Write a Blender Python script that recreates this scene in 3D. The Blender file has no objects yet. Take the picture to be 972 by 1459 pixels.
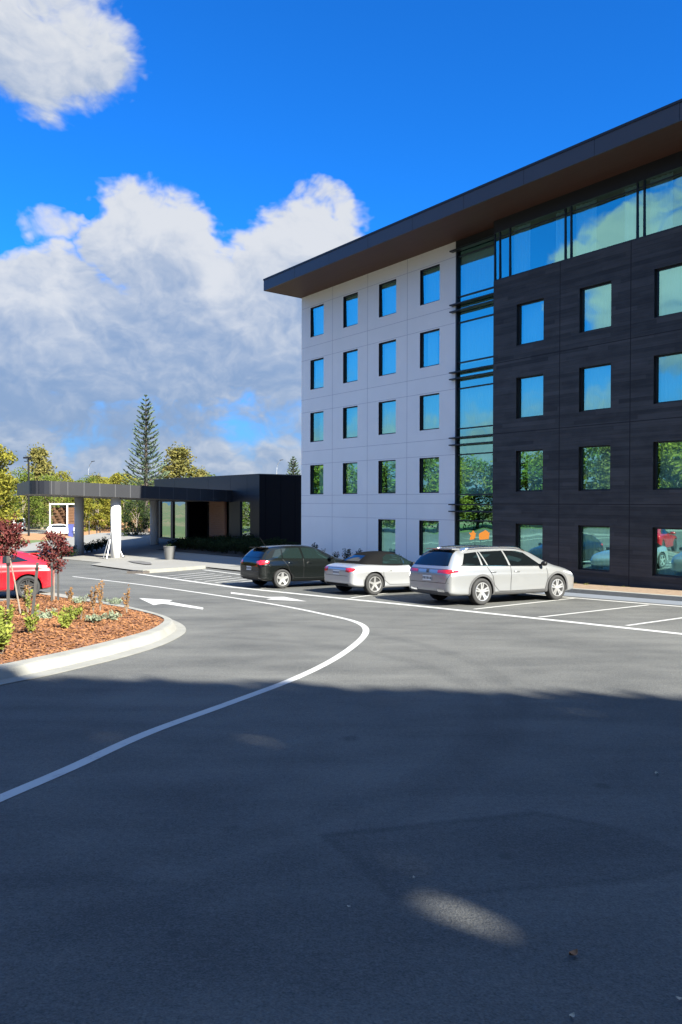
import bpy, bmesh, math, random
from math import sin, cos, tan, pi, radians, sqrt, atan2
from mathutils import Vector, Matrix
from mathutils.bvhtree import BVHTree

random.seed(7)
S = bpy.context.scene
COL = S.collection

# ------------------------------------------------------------------ camera
EYE = 1.94
PITCH, ROLL = radians(-0.667), radians(0.148)
cam_d = bpy.data.cameras.new('camera')
cam_d.sensor_fit = 'VERTICAL'
cam_d.sensor_height = 36.0
cam_d.sensor_width = 24.0
cam_d.lens = 1096.0 / 1459.0 * 36.0
cam_d.clip_start = 0.05
cam_d.clip_end = 6000
cam = bpy.data.objects.new('camera', cam_d)
COL.objects.link(cam)
CAM_R = Matrix.Rotation(radians(90) + PITCH, 4, 'X') @ Matrix.Rotation(ROLL, 4, 'Z')
cam.matrix_world = Matrix.Translation((0, 0, EYE)) @ CAM_R
S.camera = cam

# ------------------------------------------------------------------ light
SUN_TH, SUN_EL = radians(39.5), radians(35.0)      # azimuth right of "straight behind the camera", height
SDIR = Vector((sin(SUN_TH) * cos(SUN_EL), -cos(SUN_TH) * cos(SUN_EL), sin(SUN_EL)))   # towards the sun
sun_d = bpy.data.lights.new('sun', 'SUN')
sun_d.energy = 4.9
sun_d.angle = radians(0.53)
sun_d.color = (1.0, 0.97, 0.85)
sun = bpy.data.objects.new('sun', sun_d)
COL.objects.link(sun)
sun.rotation_euler = SDIR.to_track_quat('Z', 'Y').to_euler()
sun.location = (20, -40, 60)

S.view_settings.view_transform = 'Standard'
S.view_settings.look = 'None'
S.view_settings.gamma = 1.0
S.view_settings.use_curve_mapping = False
S.view_settings.exposure = 2.2
EXPO = 2 ** 2.2
WSTR = 0.10


class NG:
    """short-hand for building node trees"""
    def __init__(self, nt):
        self.nt = nt

    def n(self, typ, **kw):
        nd = self.nt.nodes.new(typ)
        for k, v in kw.items():
            setattr(nd, k, v)
        return nd

    def put(self, sock, v):
        if isinstance(v, bpy.types.NodeSocket):
            self.nt.links.new(v, sock)
        elif v is not None:
            if isinstance(v, (tuple, list)) and sock.type == 'RGBA' and len(v) == 3:
                v = (*v, 1)
            sock.default_value = v

    def m(self, op, a, b=None, c=None, clamp=False):
        nd = self.n('ShaderNodeMath', operation=op, use_clamp=clamp)
        for i, v in enumerate((a, b, c)):
            if v is not None:
                self.put(nd.inputs[i], v)
        return nd.outputs[0]

    def vm(self, op, a, b=None):
        nd = self.n('ShaderNodeVectorMath', operation=op)
        self.put(nd.inputs[0], a)
        if b is not None:
            self.put(nd.inputs[3 if op == 'SCALE' else 1], b)
        return nd.outputs['Value'] if op in ('DOT_PRODUCT', 'LENGTH', 'DISTANCE') else nd.outputs[0]

    def smooth(self, v, a, b, lo=0.0, hi=1.0):
        nd = self.n('ShaderNodeMapRange', interpolation_type='SMOOTHSTEP')
        for i, x in enumerate((v, a, b, lo, hi)):
            self.put(nd.inputs[i], x)
        return nd.outputs[0]

    def lin(self, v, a, b, lo=0.0, hi=1.0):
        nd = self.n('ShaderNodeMapRange')
        for i, x in enumerate((v, a, b, lo, hi)):
            self.put(nd.inputs[i], x)
        return nd.outputs[0]

    def noise(self, vec, scale, detail=4, rough=0.55, dist=0.0):
        nd = self.n('ShaderNodeTexNoise')
        self.put(nd.inputs['Vector'], vec)
        nd.inputs['Scale'].default_value = scale
        nd.inputs['Detail'].default_value = detail
        nd.inputs['Roughness'].default_value = rough
        nd.inputs['Distortion'].default_value = dist
        return nd.outputs[0]

    def mix(self, f, a, b, blend='MIX'):
        nd = self.n('ShaderNodeMix', data_type='RGBA', blend_type=blend)
        self.put(nd.inputs[0], f)
        self.put(nd.inputs[6], a)
        self.put(nd.inputs[7], b)
        return nd.outputs[2]

    def xyz(self, v):
        nd = self.n('ShaderNodeSeparateXYZ')
        self.put(nd.inputs[0], v)
        return nd.outputs

    def comb(self, x, y, z):
        nd = self.n('ShaderNodeCombineXYZ')
        for i, v in enumerate((x, y, z)):
            self.put(nd.inputs[i], v)
        return nd.outputs[0]


# ------------------------------------------------------------------ sky
W = bpy.data.worlds.new('World')
S.world = W
W.use_nodes = True
W.node_tree.nodes.clear()
g = NG(W.node_tree)
tc = g.n('ShaderNodeTexCoord')
D = tc.outputs['Generated']
dx, dy, dz = g.xyz(D)
sky = g.n('ShaderNodeTexSky', sky_type='NISHITA', sun_disc=False)
sky.sun_elevation = SUN_EL
sky.sun_rotation = atan2(SDIR.x, SDIR.y)
sky.air_density = 1.0
sky.dust_density = 0.3
sky.ozone_density = 2.0
# deeper blue of the photograph
blue = g.mix(1.0, sky.outputs[0], (0.030, 0.245, 0.56), 'MULTIPLY')
az = g.m('MULTIPLY', g.m('ARCTAN2', dx, dy), 180 / pi)
el = g.m('MULTIPLY', g.m('ARCSINE', dz), 180 / pi)


def az_el(px, py):
    v = (CAM_R.to_3x3() @ Vector(((px - 486) / 1096, (729.5 - py) / 1096, -1))).normalized()
    return math.degrees(atan2(v.x, v.y)), math.degrees(math.asin(v.z))


def blob(A, E, px, py, rx, ry, amp=1.0):
    a0, e0 = az_el(px, py)
    ra, re = rx / 1096 * 57.3, ry / 1096 * 57.3
    q = g.m('ADD', g.m('POWER', g.m('MULTIPLY', g.m('SUBTRACT', A, a0), 1 / ra), 2.0),
            g.m('POWER', g.m('MULTIPLY', g.m('SUBTRACT', E, e0), 1 / re), 2.0))
    return g.m('MULTIPLY', g.smooth(q, 0.0, 1.75, 1.0, 0.0), amp)


CLOUDS = [  # px, py, rx, ry, amp
    (235, 365, 108, 100, 1.0), (432, 382, 98, 84, 1.0), (330, 440, 180, 95, 1.0), (500, 400, 55, 70, .85),
    (60, 470, 165, 92, .95), (60, 333, 60, 26, .5), (250, 525, 330, 66, .82), (190, 480, 120, 60, .9),
    (50, 35, 150, 90, .74), (0, 10, 90, 60, .5), (380, 590, 130, 62, .6), (40, 590, 140, 55, .6),
]
# out-of-view clouds: left ones mirrored in windows, the rest added to lift the shade
CLOUDS_DEG = [(-98, 14, 8, 4.5, .85), (-104, 22, 8, 4, .7), (-72, 34, 12, 5, .7), (-125, 24, 14, 8, .9), (150, 30, 40, 14, 1.0), (70, 30, 30, 14, 1.0), (-160, 40, 40, 14, .9),
              (180, 75, 60, 20, 1.0), (0, 72, 50, 14, .9), (-90, 74, 60, 16, .9), (100, 66, 50, 16, .9), (40, 50, 25, 10, .8)]


def cover(A, E):
    """where the clouds are: soft ellipses and a bank along the horizon"""
    tot = None
    for (px, py, rx, ry, amp) in CLOUDS:
        b = blob(A, E, px, py, rx, ry, amp)
        tot = b if tot is None else g.m('MAXIMUM', tot, b)
    for (a0, e0, ra, re, amp) in CLOUDS_DEG:
        q = g.m('ADD', g.m('POWER', g.m('MULTIPLY', g.m('SUBTRACT', A, a0), 1 / ra), 2.0),
                g.m('POWER', g.m('MULTIPLY', g.m('SUBTRACT', E, e0), 1 / re), 2.0))
        tot = g.m('MAXIMUM', tot, g.m('MULTIPLY', g.smooth(q, 0.0, 1.6, 1.0, 0.0), amp))
    band = g.m('MULTIPLY', g.smooth(E, 1.0, 13.0, 1.0, 0.0), 0.62)      # the low banks near the horizon
    return g.m('MAXIMUM', tot, band)


def puffs(P):
    """billows: rounded bumps with creases between them"""
    nd = g.n('ShaderNodeTexVoronoi', feature='F1', normalize=True)
    g.put(nd.inputs['Vector'], P)
    nd.inputs['Scale'].default_value = 11.0
    nd.inputs['Detail'].default_value = 3.0
    nd.inputs['Roughness'].default_value = 0.55
    nd.inputs['Lacunarity'].default_value = 2.2
    n1 = g.noise(P, 7.0, 7, 0.62)
    n2 = g.noise(P, 2.6, 1, 0.5)
    v = g.m('MULTIPLY', g.m('SUBTRACT', 0.34, nd.outputs['Distance']), 1.15)
    return g.m('ADD', v, g.m('ADD', g.m('MULTIPLY', g.m('SUBTRACT', n1, 0.5), 1.15), g.m('MULTIPLY', g.m('SUBTRACT', n2, 0.5), 0.55)))


zs = g.smooth(el, 4.0, 22.0, 3.0, 1.7)          # clouds near the horizon are seen flatter


def cloud_p(ox, oz):
    return g.comb(g.m('ADD', dx, ox), dy, g.m('MULTIPLY', g.m('ADD', dz, oz), 1.35))


P0c = cloud_p(0.0, 0.0)
wob = g.n('ShaderNodeTexNoise')
g.put(wob.inputs['Vector'], P0c)
wob.inputs['Scale'].default_value = 9.0
wob.inputs['Detail'].default_value = 4.0
wv = g.vm('SCALE', g.vm('SUBTRACT', wob.outputs['Color'], (0.5, 0.5, 0.5)), 0.10)
rag = g.n('ShaderNodeTexNoise')                   # ragged outlines: the soft ellipses are bent before use
g.put(rag.inputs['Vector'], P0c)
rag.inputs['Scale'].default_value = 5.5
rag.inputs['Detail'].default_value = 5.0
rag.inputs['Roughness'].default_value = 0.6
rx, ry, rz = g.xyz(g.vm('SUBTRACT', rag.outputs['Color'], (0.5, 0.5, 0.5)))
azw = g.m('ADD', az, g.m('MULTIPLY', rx, 14.0))
elw = g.m('ADD', el, g.m('MULTIPLY', ry, 7.5))
t0 = cover(azw, elw)
gate = g.smooth(t0, 0.0, 0.22)
d0 = g.m('ADD', t0, g.m('MULTIPLY', gate, puffs(g.vm('ADD', P0c, wv))))
d1 = g.m('ADD', t0, g.m('MULTIPLY', gate, puffs(g.vm('ADD', cloud_p(0.006, 0.011), wv))))
t1 = cover(g.m('ADD', azw, 1.0), g.m('ADD', elw, 3.2))
alpha = g.smooth(d0, 0.27, 0.68)
relief = g.m('SUBTRACT', d0, d1)
mass = g.m('SUBTRACT', t0, t1)
thick = g.smooth(d0, 0.5, 1.5, 0.0, 0.22)       # thick middles let less light through
body_sh = g.smooth(el, 6.0, 20.0, 0.30, 0.60)
bright = g.m('ADD', g.m('ADD', g.m('MULTIPLY', relief, 1.25), g.m('MULTIPLY', mass, 0.55)), g.m('SUBTRACT', body_sh, thick))
bright = g.smooth(bright, -0.05, 0.95)
k = 1.0 / (WSTR * EXPO)
c_dark = tuple(v * k for v in (0.27, 0.385, 0.59))
c_lit = tuple(v * k for v in (0.76, 0.785, 0.82))
ccol = g.mix(bright, c_dark, c_lit)
alpha = g.m('MULTIPLY', alpha, 0.96)
horiz = g.smooth(el, -1.0, 15.0, 0.9, 0.0)
hi = g.m('ADD', 1.0, g.smooth(el, 42.0, 62.0, 0.0, 1.9))            # sky above the view boosted, added light to lift the shade
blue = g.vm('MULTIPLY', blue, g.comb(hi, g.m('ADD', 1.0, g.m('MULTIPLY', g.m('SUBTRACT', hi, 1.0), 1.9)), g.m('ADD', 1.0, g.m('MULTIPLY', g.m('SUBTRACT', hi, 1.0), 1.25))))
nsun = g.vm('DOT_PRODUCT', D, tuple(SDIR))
ccol = g.vm('SCALE', ccol, g.smooth(nsun, 0.0, 0.95, 1.0, 1.5))  # clouds towards the sun brightened as well, added light for the shaded ground
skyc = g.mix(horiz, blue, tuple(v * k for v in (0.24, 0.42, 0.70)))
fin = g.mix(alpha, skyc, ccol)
bg = g.n('ShaderNodeBackground')
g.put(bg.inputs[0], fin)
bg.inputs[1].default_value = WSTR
out = g.n('ShaderNodeOutputWorld')
W.node_tree.links.new(bg.outputs[0], out.inputs[0])
W.cycles.sampling_method = 'MANUAL'
W.cycles.sample_map_resolution = 512

S.render.engine = 'CYCLES'
S.cycles.use_denoising = True
S.cycles.max_bounces = 7
S.cycles.diffuse_bounces = 3
S.cycles.glossy_bounces = 4
S.cycles.transparent_max_bounces = 12
S.cycles.caustics_reflective = False
S.cycles.caustics_refractive = False
S.cycles.sample_clamp_indirect = 6.0


# ------------------------------------------------------------------ ground shape
def gz(x, y):
    """height of the car park: it falls gently away from the camera and levels out beyond the entrance"""
    if y < -6:
        return 0.208
    if y < 50:
        return -0.0347 * y
    t = min(1.0, (y - 50) / 24.0)
    return -0.0347 * (50 + 24.0 * (t - t * t / 2))


def ray(px, py):
    v = CAM_R.to_3x3() @ Vector(((px - 486) / 1096, (729.5 - py) / 1096, -1))
    return v


def G(px, py, dz=0.0):
    """the ground point seen at a pixel of the 972 x 1459 photograph"""
    v = ray(px, py)
    lo, hi = 0.5, 400.0
    for _ in range(60):
        t = (lo + hi) / 2
        if EYE + v.z * t > gz(v.x * t, v.y * t) + dz:
            lo = t
        else:
            hi = t
    t = (lo + hi) / 2
    return Vector((v.x * t, v.y * t, gz(v.x * t, v.y * t) + dz))


def at_depth(px, py, Y):
    v = ray(px, py)
    t = Y / v.y
    return Vector((v.x * t, Y, EYE + v.z * t))


# frame of the hotel: u along the facade (to the right, nearer), p out of the facade
YAW = radians(37.65)
DV = Vector((sin(YAW), -cos(YAW), 0))
NIN = Vector((cos(YAW), sin(YAW), 0))
P0 = Vector((-2.09, 40.48, 0))
HB = -0.95                      # ground floor level of the hotel
ROTZ = YAW - pi / 2


def B(u, p, z=0.0):
    v = P0 + DV * u - NIN * p
    return Vector((v.x, v.y, z))


# ------------------------------------------------------------------ mesh helpers
class MB:
    def __init__(self):
        self.v, self.f, self.mi = [], [], []

    def add(self, verts, faces, mi=0):
        o = len(self.v)
        self.v += [tuple(x) for x in verts]
        self.f += [tuple(i + o for i in fc) for fc in faces]
        self.mi += [mi] * len(faces)

    def quad(self, a, b, c, d, mi=0):
        self.add([a, b, c, d], [(0, 1, 2, 3)], mi)

    def box(self, x0, x1, y0, y1, z0, z1, mi=0):
        v = [(x, y, z) for z in (z0, z1) for y in (y0, y1) for x in (x0, x1)]
        self.add(v, [(0, 2, 3, 1), (4, 5, 7, 6), (0, 1, 5, 4), (2, 6, 7, 3), (0, 4, 6, 2), (1, 3, 7, 5)], mi)

    def prism(self, pts, z0, z1, mi=0, mi_side=None):
        """pts: plan polygon (counter-clockwise); z0, z1 numbers or functions of (x, y)"""
        n = len(pts)
        f0 = z0 if callable(z0) else (lambda x, y: z0)
        f1 = z1 if callable(z1) else (lambda x, y: z1)
        v = [(p[0], p[1], f0(p[0], p[1])) for p in pts] + [(p[0], p[1], f1(p[0], p[1])) for p in pts]
        self.add(v, [tuple(range(n))[::-1], tuple(range(n, 2 * n))], mi)
        self.add(v, [(i, (i + 1) % n, n + (i + 1) % n, n + i) for i in range(n)], mi if mi_side is None else mi_side)

    def tube(self, pts, radii, seg=8, mi=0, cap=True):
        pts = [Vector(p) for p in pts]
        if not isinstance(radii, (list, tuple)):
            radii = [radii] * len(pts)
        rings = []
        ref = Vector((0, 0, 1))
        for i, p in enumerate(pts):
            t = (pts[min(i + 1, len(pts) - 1)] - pts[max(i - 1, 0)]).normalized()
            r = ref if abs(t.dot(ref)) < 0.95 else Vector((1, 0, 0))
            a = t.cross(r).normalized()
            b = t.cross(a).normalized()
            rings.append([p + (a * cos(2 * pi * k / seg) + b * sin(2 * pi * k / seg)) * radii[i] for k in range(seg)])
        v = [x for r in rings for x in r]
        f = []
        for i in range(len(pts) - 1):
            for k in range(seg):
                a, b = i * seg + k, i * seg + (k + 1) % seg
                f.append((a, b, b + seg, a + seg))
        if cap:
            f.append(tuple(range(seg))[::-1])
            f.append(tuple(range((len(pts) - 1) * seg, len(pts) * seg)))
        self.add(v, f, mi)

    def lathe(self, prof, seg=24, axis='z', centre=(0, 0, 0), mi=0, closed=False):
        """prof: (radius, height) list turned round an axis"""
        v, f = [], []
        n = len(prof)
        for k in range(seg):
            a = 2 * pi * k / seg
            for r, h in prof:
                if axis == 'z':
                    q = (r * cos(a), r * sin(a), h)
                else:
                    q = (r * cos(a), h, r * sin(a))
                v.append(tuple(q[i] + centre[i] for i in range(3)))
        for k in range(seg):
            for j in range(n if closed else n - 1):
                a, b = k * n + j, ((k + 1) % seg) * n + j
                a2, b2 = k * n + (j + 1) % n, ((k + 1) % seg) * n + (j + 1) % n
                f.append((a, b, b2, a2))
        self.add(v, f, mi)

    def build(self, name, mats, parent=None, smooth=False):
        me = bpy.data.meshes.new(name)
        me.from_pydata(self.v, [], self.f)
        if not isinstance(mats, (list, tuple)):
            mats = [mats]
        for m_ in mats:
            me.materials.append(m_)
        if len(mats) > 1:
            me.polygons.foreach_set('material_index', self.mi)
        if smooth:
            me.polygons.foreach_set('use_smooth', [True] * len(self.f))
        me.update()
        return link(name, me, parent)


def link(name, me, parent=None):
    o = bpy.data.objects.new(name, me)
    COL.objects.link(o)
    if parent is not None:
        o.parent = parent
    return o


def tag(o, label, cat, group=None, kind=None):
    o['label'] = label
    o['category'] = cat
    if group:
        o['group'] = group
    if kind:
        o['kind'] = kind
    return o


def thing(name, label, cat, loc=(0, 0, 0), rotz=0.0, group=None):
    o = bpy.data.objects.new(name, None)
    o.empty_display_size = 0.3
    COL.objects.link(o)
    o.location = loc
    o.rotation_euler = (0, 0, rotz)
    return tag(o, label, cat, group)


def structure(o):
    o['kind'] = 'structure'
    return o


def copy_tree(o, parent=None, name=None):
    c = o.copy()
    COL.objects.link(c)
    if parent is not None:
        c.parent = parent
    for ch in list(o.children):
        copy_tree(ch, c)
    return c


# ------------------------------------------------------------------ materials
MATS = {}


def mat(name, col=(0.5, 0.5, 0.5), rough=0.6, metal=0.0, spec=0.5, coat=0.0, vary=0.0, vscale=4.0, bump=0.0, bscale=40.0, col2=None, stretch=None):
    m_ = bpy.data.materials.new(name)
    m_.use_nodes = True
    n = NG(m_.node_tree)
    b = m_.node_tree.nodes['Principled BSDF']
    b.inputs['Roughness'].default_value = rough
    b.inputs['Metallic'].default_value = metal
    b.inputs['Specular IOR Level'].default_value = spec
    b.inputs['Coat Weight'].default_value = coat
    b.inputs['Coat Roughness'].default_value = 0.05
    b.inputs['Base Color'].default_value = (*col, 1)
    co = n.n('ShaderNodeTexCoord').outputs['Object']
    if stretch:
        co = n.vm('MULTIPLY', co, stretch)
    if vary or col2:
        nz = n.noise(co, vscale, 5, 0.6)
        f = n.lin(nz, 0.3, 0.7)
        c2 = col2 or tuple(c * (1 - vary) for c in col)
        n.put(b.inputs['Base Color'], n.mix(f, col, c2))
    if bump:
        bp = n.n('ShaderNodeBump')
        bp.inputs['Strength'].default_value = bump
        bp.inputs['Distance'].default_value = 0.02
        n.put(bp.inputs['Height'], n.noise(co, bscale, 4, 0.6))
        n.put(b.inputs['Normal'], bp.outputs[0])
    MATS[name] = m_
    return m_


M_white = mat('white_wall_paint', (0.88, 0.865, 0.825), 0.75, vary=0.05, vscale=0.8, spec=0.2)
M_joint = mat('panel_joint', (0.50, 0.49, 0.51), 0.8)
M_djoint = mat('dark_panel_joint', (0.006, 0.006, 0.008), 0.8)
M_frame = mat('charcoal_aluminium', (0.018, 0.019, 0.022), 0.45, spec=0.4)
M_fascia = mat('dark_bronze_fascia', (0.050, 0.048, 0.052), 0.42, metal=0.0, vary=0.12, vscale=0.6)
M_soffit = mat('timber_soffit', (0.105, 0.048, 0.031), 0.6, col2=(0.07, 0.032, 0.021), vscale=3.0, stretch=(0.15, 6, 1))
M_clad = mat('charcoal_metal_cladding', (0.013, 0.0135, 0.017), 0.40, vary=0.2, vscale=0.7)
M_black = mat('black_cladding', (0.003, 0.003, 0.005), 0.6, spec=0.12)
M_roof = mat('roof_membrane', (0.12, 0.12, 0.13), 0.8, vary=0.2)
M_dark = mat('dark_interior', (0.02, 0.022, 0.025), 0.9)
M_curtain = mat('sheer_curtain', (0.88, 0.90, 0.88), 0.9)
M_conc = mat('kerb_concrete', (0.20, 0.195, 0.175), 0.9, vary=0.22, vscale=2.6, bump=0.25, bscale=60)
M_conc2 = mat('paving_concrete', (0.165, 0.158, 0.145), 0.9, vary=0.12, vscale=0.5, bump=0.1, bscale=50)
M_conc3 = mat('shade_blue_concrete', (0.105, 0.118, 0.14), 0.9, vary=0.1, vscale=1.0)  # bluish tone paints in the grazing shade on the path
M_column = mat('white_column_render', (0.80, 0.79, 0.77), 0.7, vary=0.04, vscale=2)
M_timber = mat('cedar_boards', (0.34, 0.145, 0.075), 0.55, col2=(0.24, 0.10, 0.05), vscale=2.5, stretch=(0.6, 0.6, 8))
M_steel = mat('brushed_steel', (0.55, 0.55, 0.55), 0.35, metal=1.0)
M_stake = mat('grey_timber_stake', (0.036, 0.034, 0.033), 0.85, vary=0.4, vscale=9, stretch=(6, 6, 1))
M_bark = mat('grey_bark', (0.19, 0.155, 0.125), 0.9, vary=0.4, vscale=14)
M_bark2 = mat('dark_bark', (0.05, 0.038, 0.032), 0.9, vary=0.4, vscale=6)
M_rubber = mat('tyre_rubber', (0.022, 0.022, 0.023), 0.8, spec=0.3)
M_alloy = mat('alloy_rim', (0.72, 0.72, 0.72), 0.28, metal=0.85)
M_wellblk = mat('wheel_well', (0.010, 0.010, 0.011), 0.9)
M_trim = mat('black_trim', (0.005, 0.005, 0.006), 0.5, spec=0.25)
M_greytrim = mat('grey_plastic', (0.055, 0.055, 0.058), 0.6)
M_chrome = mat('chrome', (0.85, 0.85, 0.86), 0.12, metal=1.0)
M_plate = mat('number_plate', (0.75, 0.75, 0.73), 0.5)
M_ink = mat('plate_ink', (0.02, 0.02, 0.03), 0.5)
M_tail = mat('tail_lamp', (0.50, 0.012, 0.02), 0.12, coat=0.8)
M_head = mat('head_lamp', (0.55, 0.57, 0.6), 0.1, coat=1.0)
M_fabric = mat('black_fabric', (0.006, 0.006, 0.0065), 0.95, spec=0.03, bump=0.2, bscale=90)
M_orange = mat('orange_sign', (0.85, 0.14, 0.02), 0.5)
M_whitep = mat('white_paint', (0.75, 0.75, 0.75), 0.5)
M_bluebox = mat('navy_plastic', (0.03, 0.04, 0.16), 0.5)
M_binblk = mat('black_plastic', (0.012, 0.012, 0.014), 0.55)
M_soil = mat('bare_soil', (0.21, 0.145, 0.095), 0.95, vary=0.4, vscale=6, bump=0.5, bscale=30)
M_leafdry = mat('dry_leaf', (0.28, 0.13, 0.06), 0.8)


def car_paint(name, col, metal=0.0, rough=0.3):
    return mat(name, col, rough, metal=metal, coat=1.0)


M_silver = car_paint('silver_paint', (0.345, 0.35, 0.355), 0.7, 0.32)
M_silver2 = car_paint('bright_silver_paint', (0.44, 0.445, 0.46), 0.7, 0.34)
M_blackp = mat('black_paint', (0.004, 0.005, 0.005), 0.12, spec=0.35, coat=0.3)
M_red = car_paint('red_paint', (0.33, 0.003, 0.010), 0.0, 0.3)
M_whitecar = car_paint('white_car_paint', (0.72, 0.72, 0.72), 0.0, 0.3)
M_darkcar = car_paint('dark_grey_paint', (0.03, 0.035, 0.045), 0.2, 0.3)

# car glass: dark and glossy
M_cglass = mat('car_glass', (0.003, 0.004, 0.0045), 0.03, spec=0.9)
M_cglass2 = mat('green_car_glass', (0.006, 0.011, 0.011), 0.03, spec=1.0)


def glass(name, fac, tint, trans, wav):
    m_ = bpy.data.materials.new(name)
    m_.use_nodes = True
    nt = m_.node_tree
    nt.nodes.clear()
    n = NG(nt)
    tr = n.n('ShaderNodeBsdfTransparent')
    n.put(tr.inputs[0], trans)
    gl = n.n('ShaderNodeBsdfGlossy')
    n.put(gl.inputs['Color'], tint)
    gl.inputs['Roughness'].default_value = 0.0
    gx = n.n('ShaderNodeNewGeometry').outputs['Position']
    bp = n.n('ShaderNodeBump')
    bp.inputs['Strength'].default_value = 1.0
    bp.inputs['Distance'].default_value = wav
    n.put(bp.inputs['Height'], n.noise(gx, 0.9, 1.5, 0.4))
    n.put(gl.inputs['Normal'], bp.outputs[0])
    mx = n.n('ShaderNodeMixShader')
    mx.inputs[0].default_value = fac
    nt.links.new(tr.outputs[0], mx.inputs[1])
    nt.links.new(gl.outputs[0], mx.inputs[2])
    o = n.n('ShaderNodeOutputMaterial')
    nt.links.new(mx.outputs[0], o.inputs[0])
    return m_


M_glass = glass('tinted_window_glass', 0.58, (0.48, 0.98, 0.86), (0.66, 0.98, 0.95), 0.004)
M_glass_low = glass('shopfront_glass', 0.62, (0.72, 0.95, 0.92), (0.6, 0.8, 0.8), 0.005)


def board_mat():
    """charcoal precast cast against timber boards: long horizontal streaks"""
    m_ = bpy.data.materials.new('charcoal_board_marked_concrete')
    m_.use_nodes = True
    n = NG(m_.node_tree)
    b = m_.node_tree.nodes['Principled BSDF']
    co = n.n('ShaderNodeTexCoord').outputs['Object']
    x, y, z = n.xyz(co)
    row = n.m('FLOOR', n.m('DIVIDE', z, 0.14))
    wn = n.n('ShaderNodeTexWhiteNoise', noise_dimensions='2D')
    n.put(wn.inputs['Vector'], n.comb(row, n.m('FLOOR', n.m('DIVIDE', n.m('ADD', x, n.m('MULTIPLY', row, 0.77)), 2.4)), 0))
    plank = wn.outputs[0]
    st = n.noise(n.vm('MULTIPLY', co, (0.7, 1, 22)), 1.0, 5, 0.65)
    blot = n.noise(n.vm('MULTIPLY', co, (1, 1, 2)), 1.3, 4, 0.6)
    f = n.m('ADD', n.m('MULTIPLY', plank, 0.35), n.m('ADD', n.m('MULTIPLY', st, 0.55), n.m('MULTIPLY', n.m('SUBTRACT', blot, 0.5), 0.6)))
    f = n.lin(f, 0.2, 0.85)
    n.put(b.inputs['Base Color'], n.mix(f, (0.026, 0.027, 0.028), (0.082, 0.080, 0.079)))
    b.inputs['Roughness'].default_value = 0.62
    b.inputs['Specular IOR Level'].default_value = 0.3
    fr = n.m('FRACT', n.m('DIVIDE', z, 0.14))
    edge = n.smooth(n.m('ABSOLUTE', n.m('SUBTRACT', fr, 0.5)), 0.44, 0.5, 1.0, 0.0)
    bp = n.n('ShaderNodeBump')
    bp.inputs['Strength'].default_value = 0.6
    bp.inputs['Distance'].default_value = 0.01
    n.put(bp.inputs['Height'], n.m('ADD', edge, n.m('MULTIPLY', st, 0.8)))
    n.put(b.inputs['Normal'], bp.outputs[0])
    return m_


M_board = board_mat()


def panel_mat():
    """canopy fascia: the charcoal cladding with a pale seam every metre"""
    m_ = M_clad.copy()
    m_.name = 'charcoal_fascia_panels'
    n = NG(m_.node_tree)
    b = m_.node_tree.nodes['Principled BSDF']
    x, y, z = n.xyz(n.n('ShaderNodeTexCoord').outputs['Object'])
    f = n.m('FRACT', n.m('DIVIDE', n.m('SUBTRACT', x, n.m('MULTIPLY', y, 0.55)), 1.0))
    ln = n.smooth(n.m('ABSOLUTE', n.m('SUBTRACT', f, 0.5)), 0.008, 0.018, 1.0, 0.0)
    old = b.inputs['Base Color'].links[0].from_socket
    n.put(b.inputs['Base Color'], n.mix(ln, old, (0.07, 0.07, 0.074)))
    return m_


M_clad2 = panel_mat()


def circle3(a, b, c):
    ax, ay, bx, by, cx_, cy_ = a[0], a[1], b[0], b[1], c[0], c[1]
    d = 2 * (ax * (by - cy_) + bx * (cy_ - ay) + cx_ * (ay - by))
    ux = ((ax * ax + ay * ay) * (by - cy_) + (bx * bx + by * by) * (cy_ - ay) + (cx_ * cx_ + cy_ * cy_) * (ay - by)) / d
    uy = ((ax * ax + ay * ay) * (cx_ - bx) + (bx * bx + by * by) * (ax - cx_) + (cx_ * cx_ + cy_ * cy_) * (bx - ax)) / d
    return ux, uy, sqrt((ax - ux) ** 2 + (ay - uy) ** 2)


PATCH = [G(*p) for p in ((462, 1190), (760, 1156), (900, 1184), (1010, 1232), (905, 1254), (560, 1284))]
TRACKS = [circle3(G(735, 1010), G(680, 1092), G(540, 1172)), circle3(G(690, 1010), G(640, 1085), G(500, 1150))]


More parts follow.
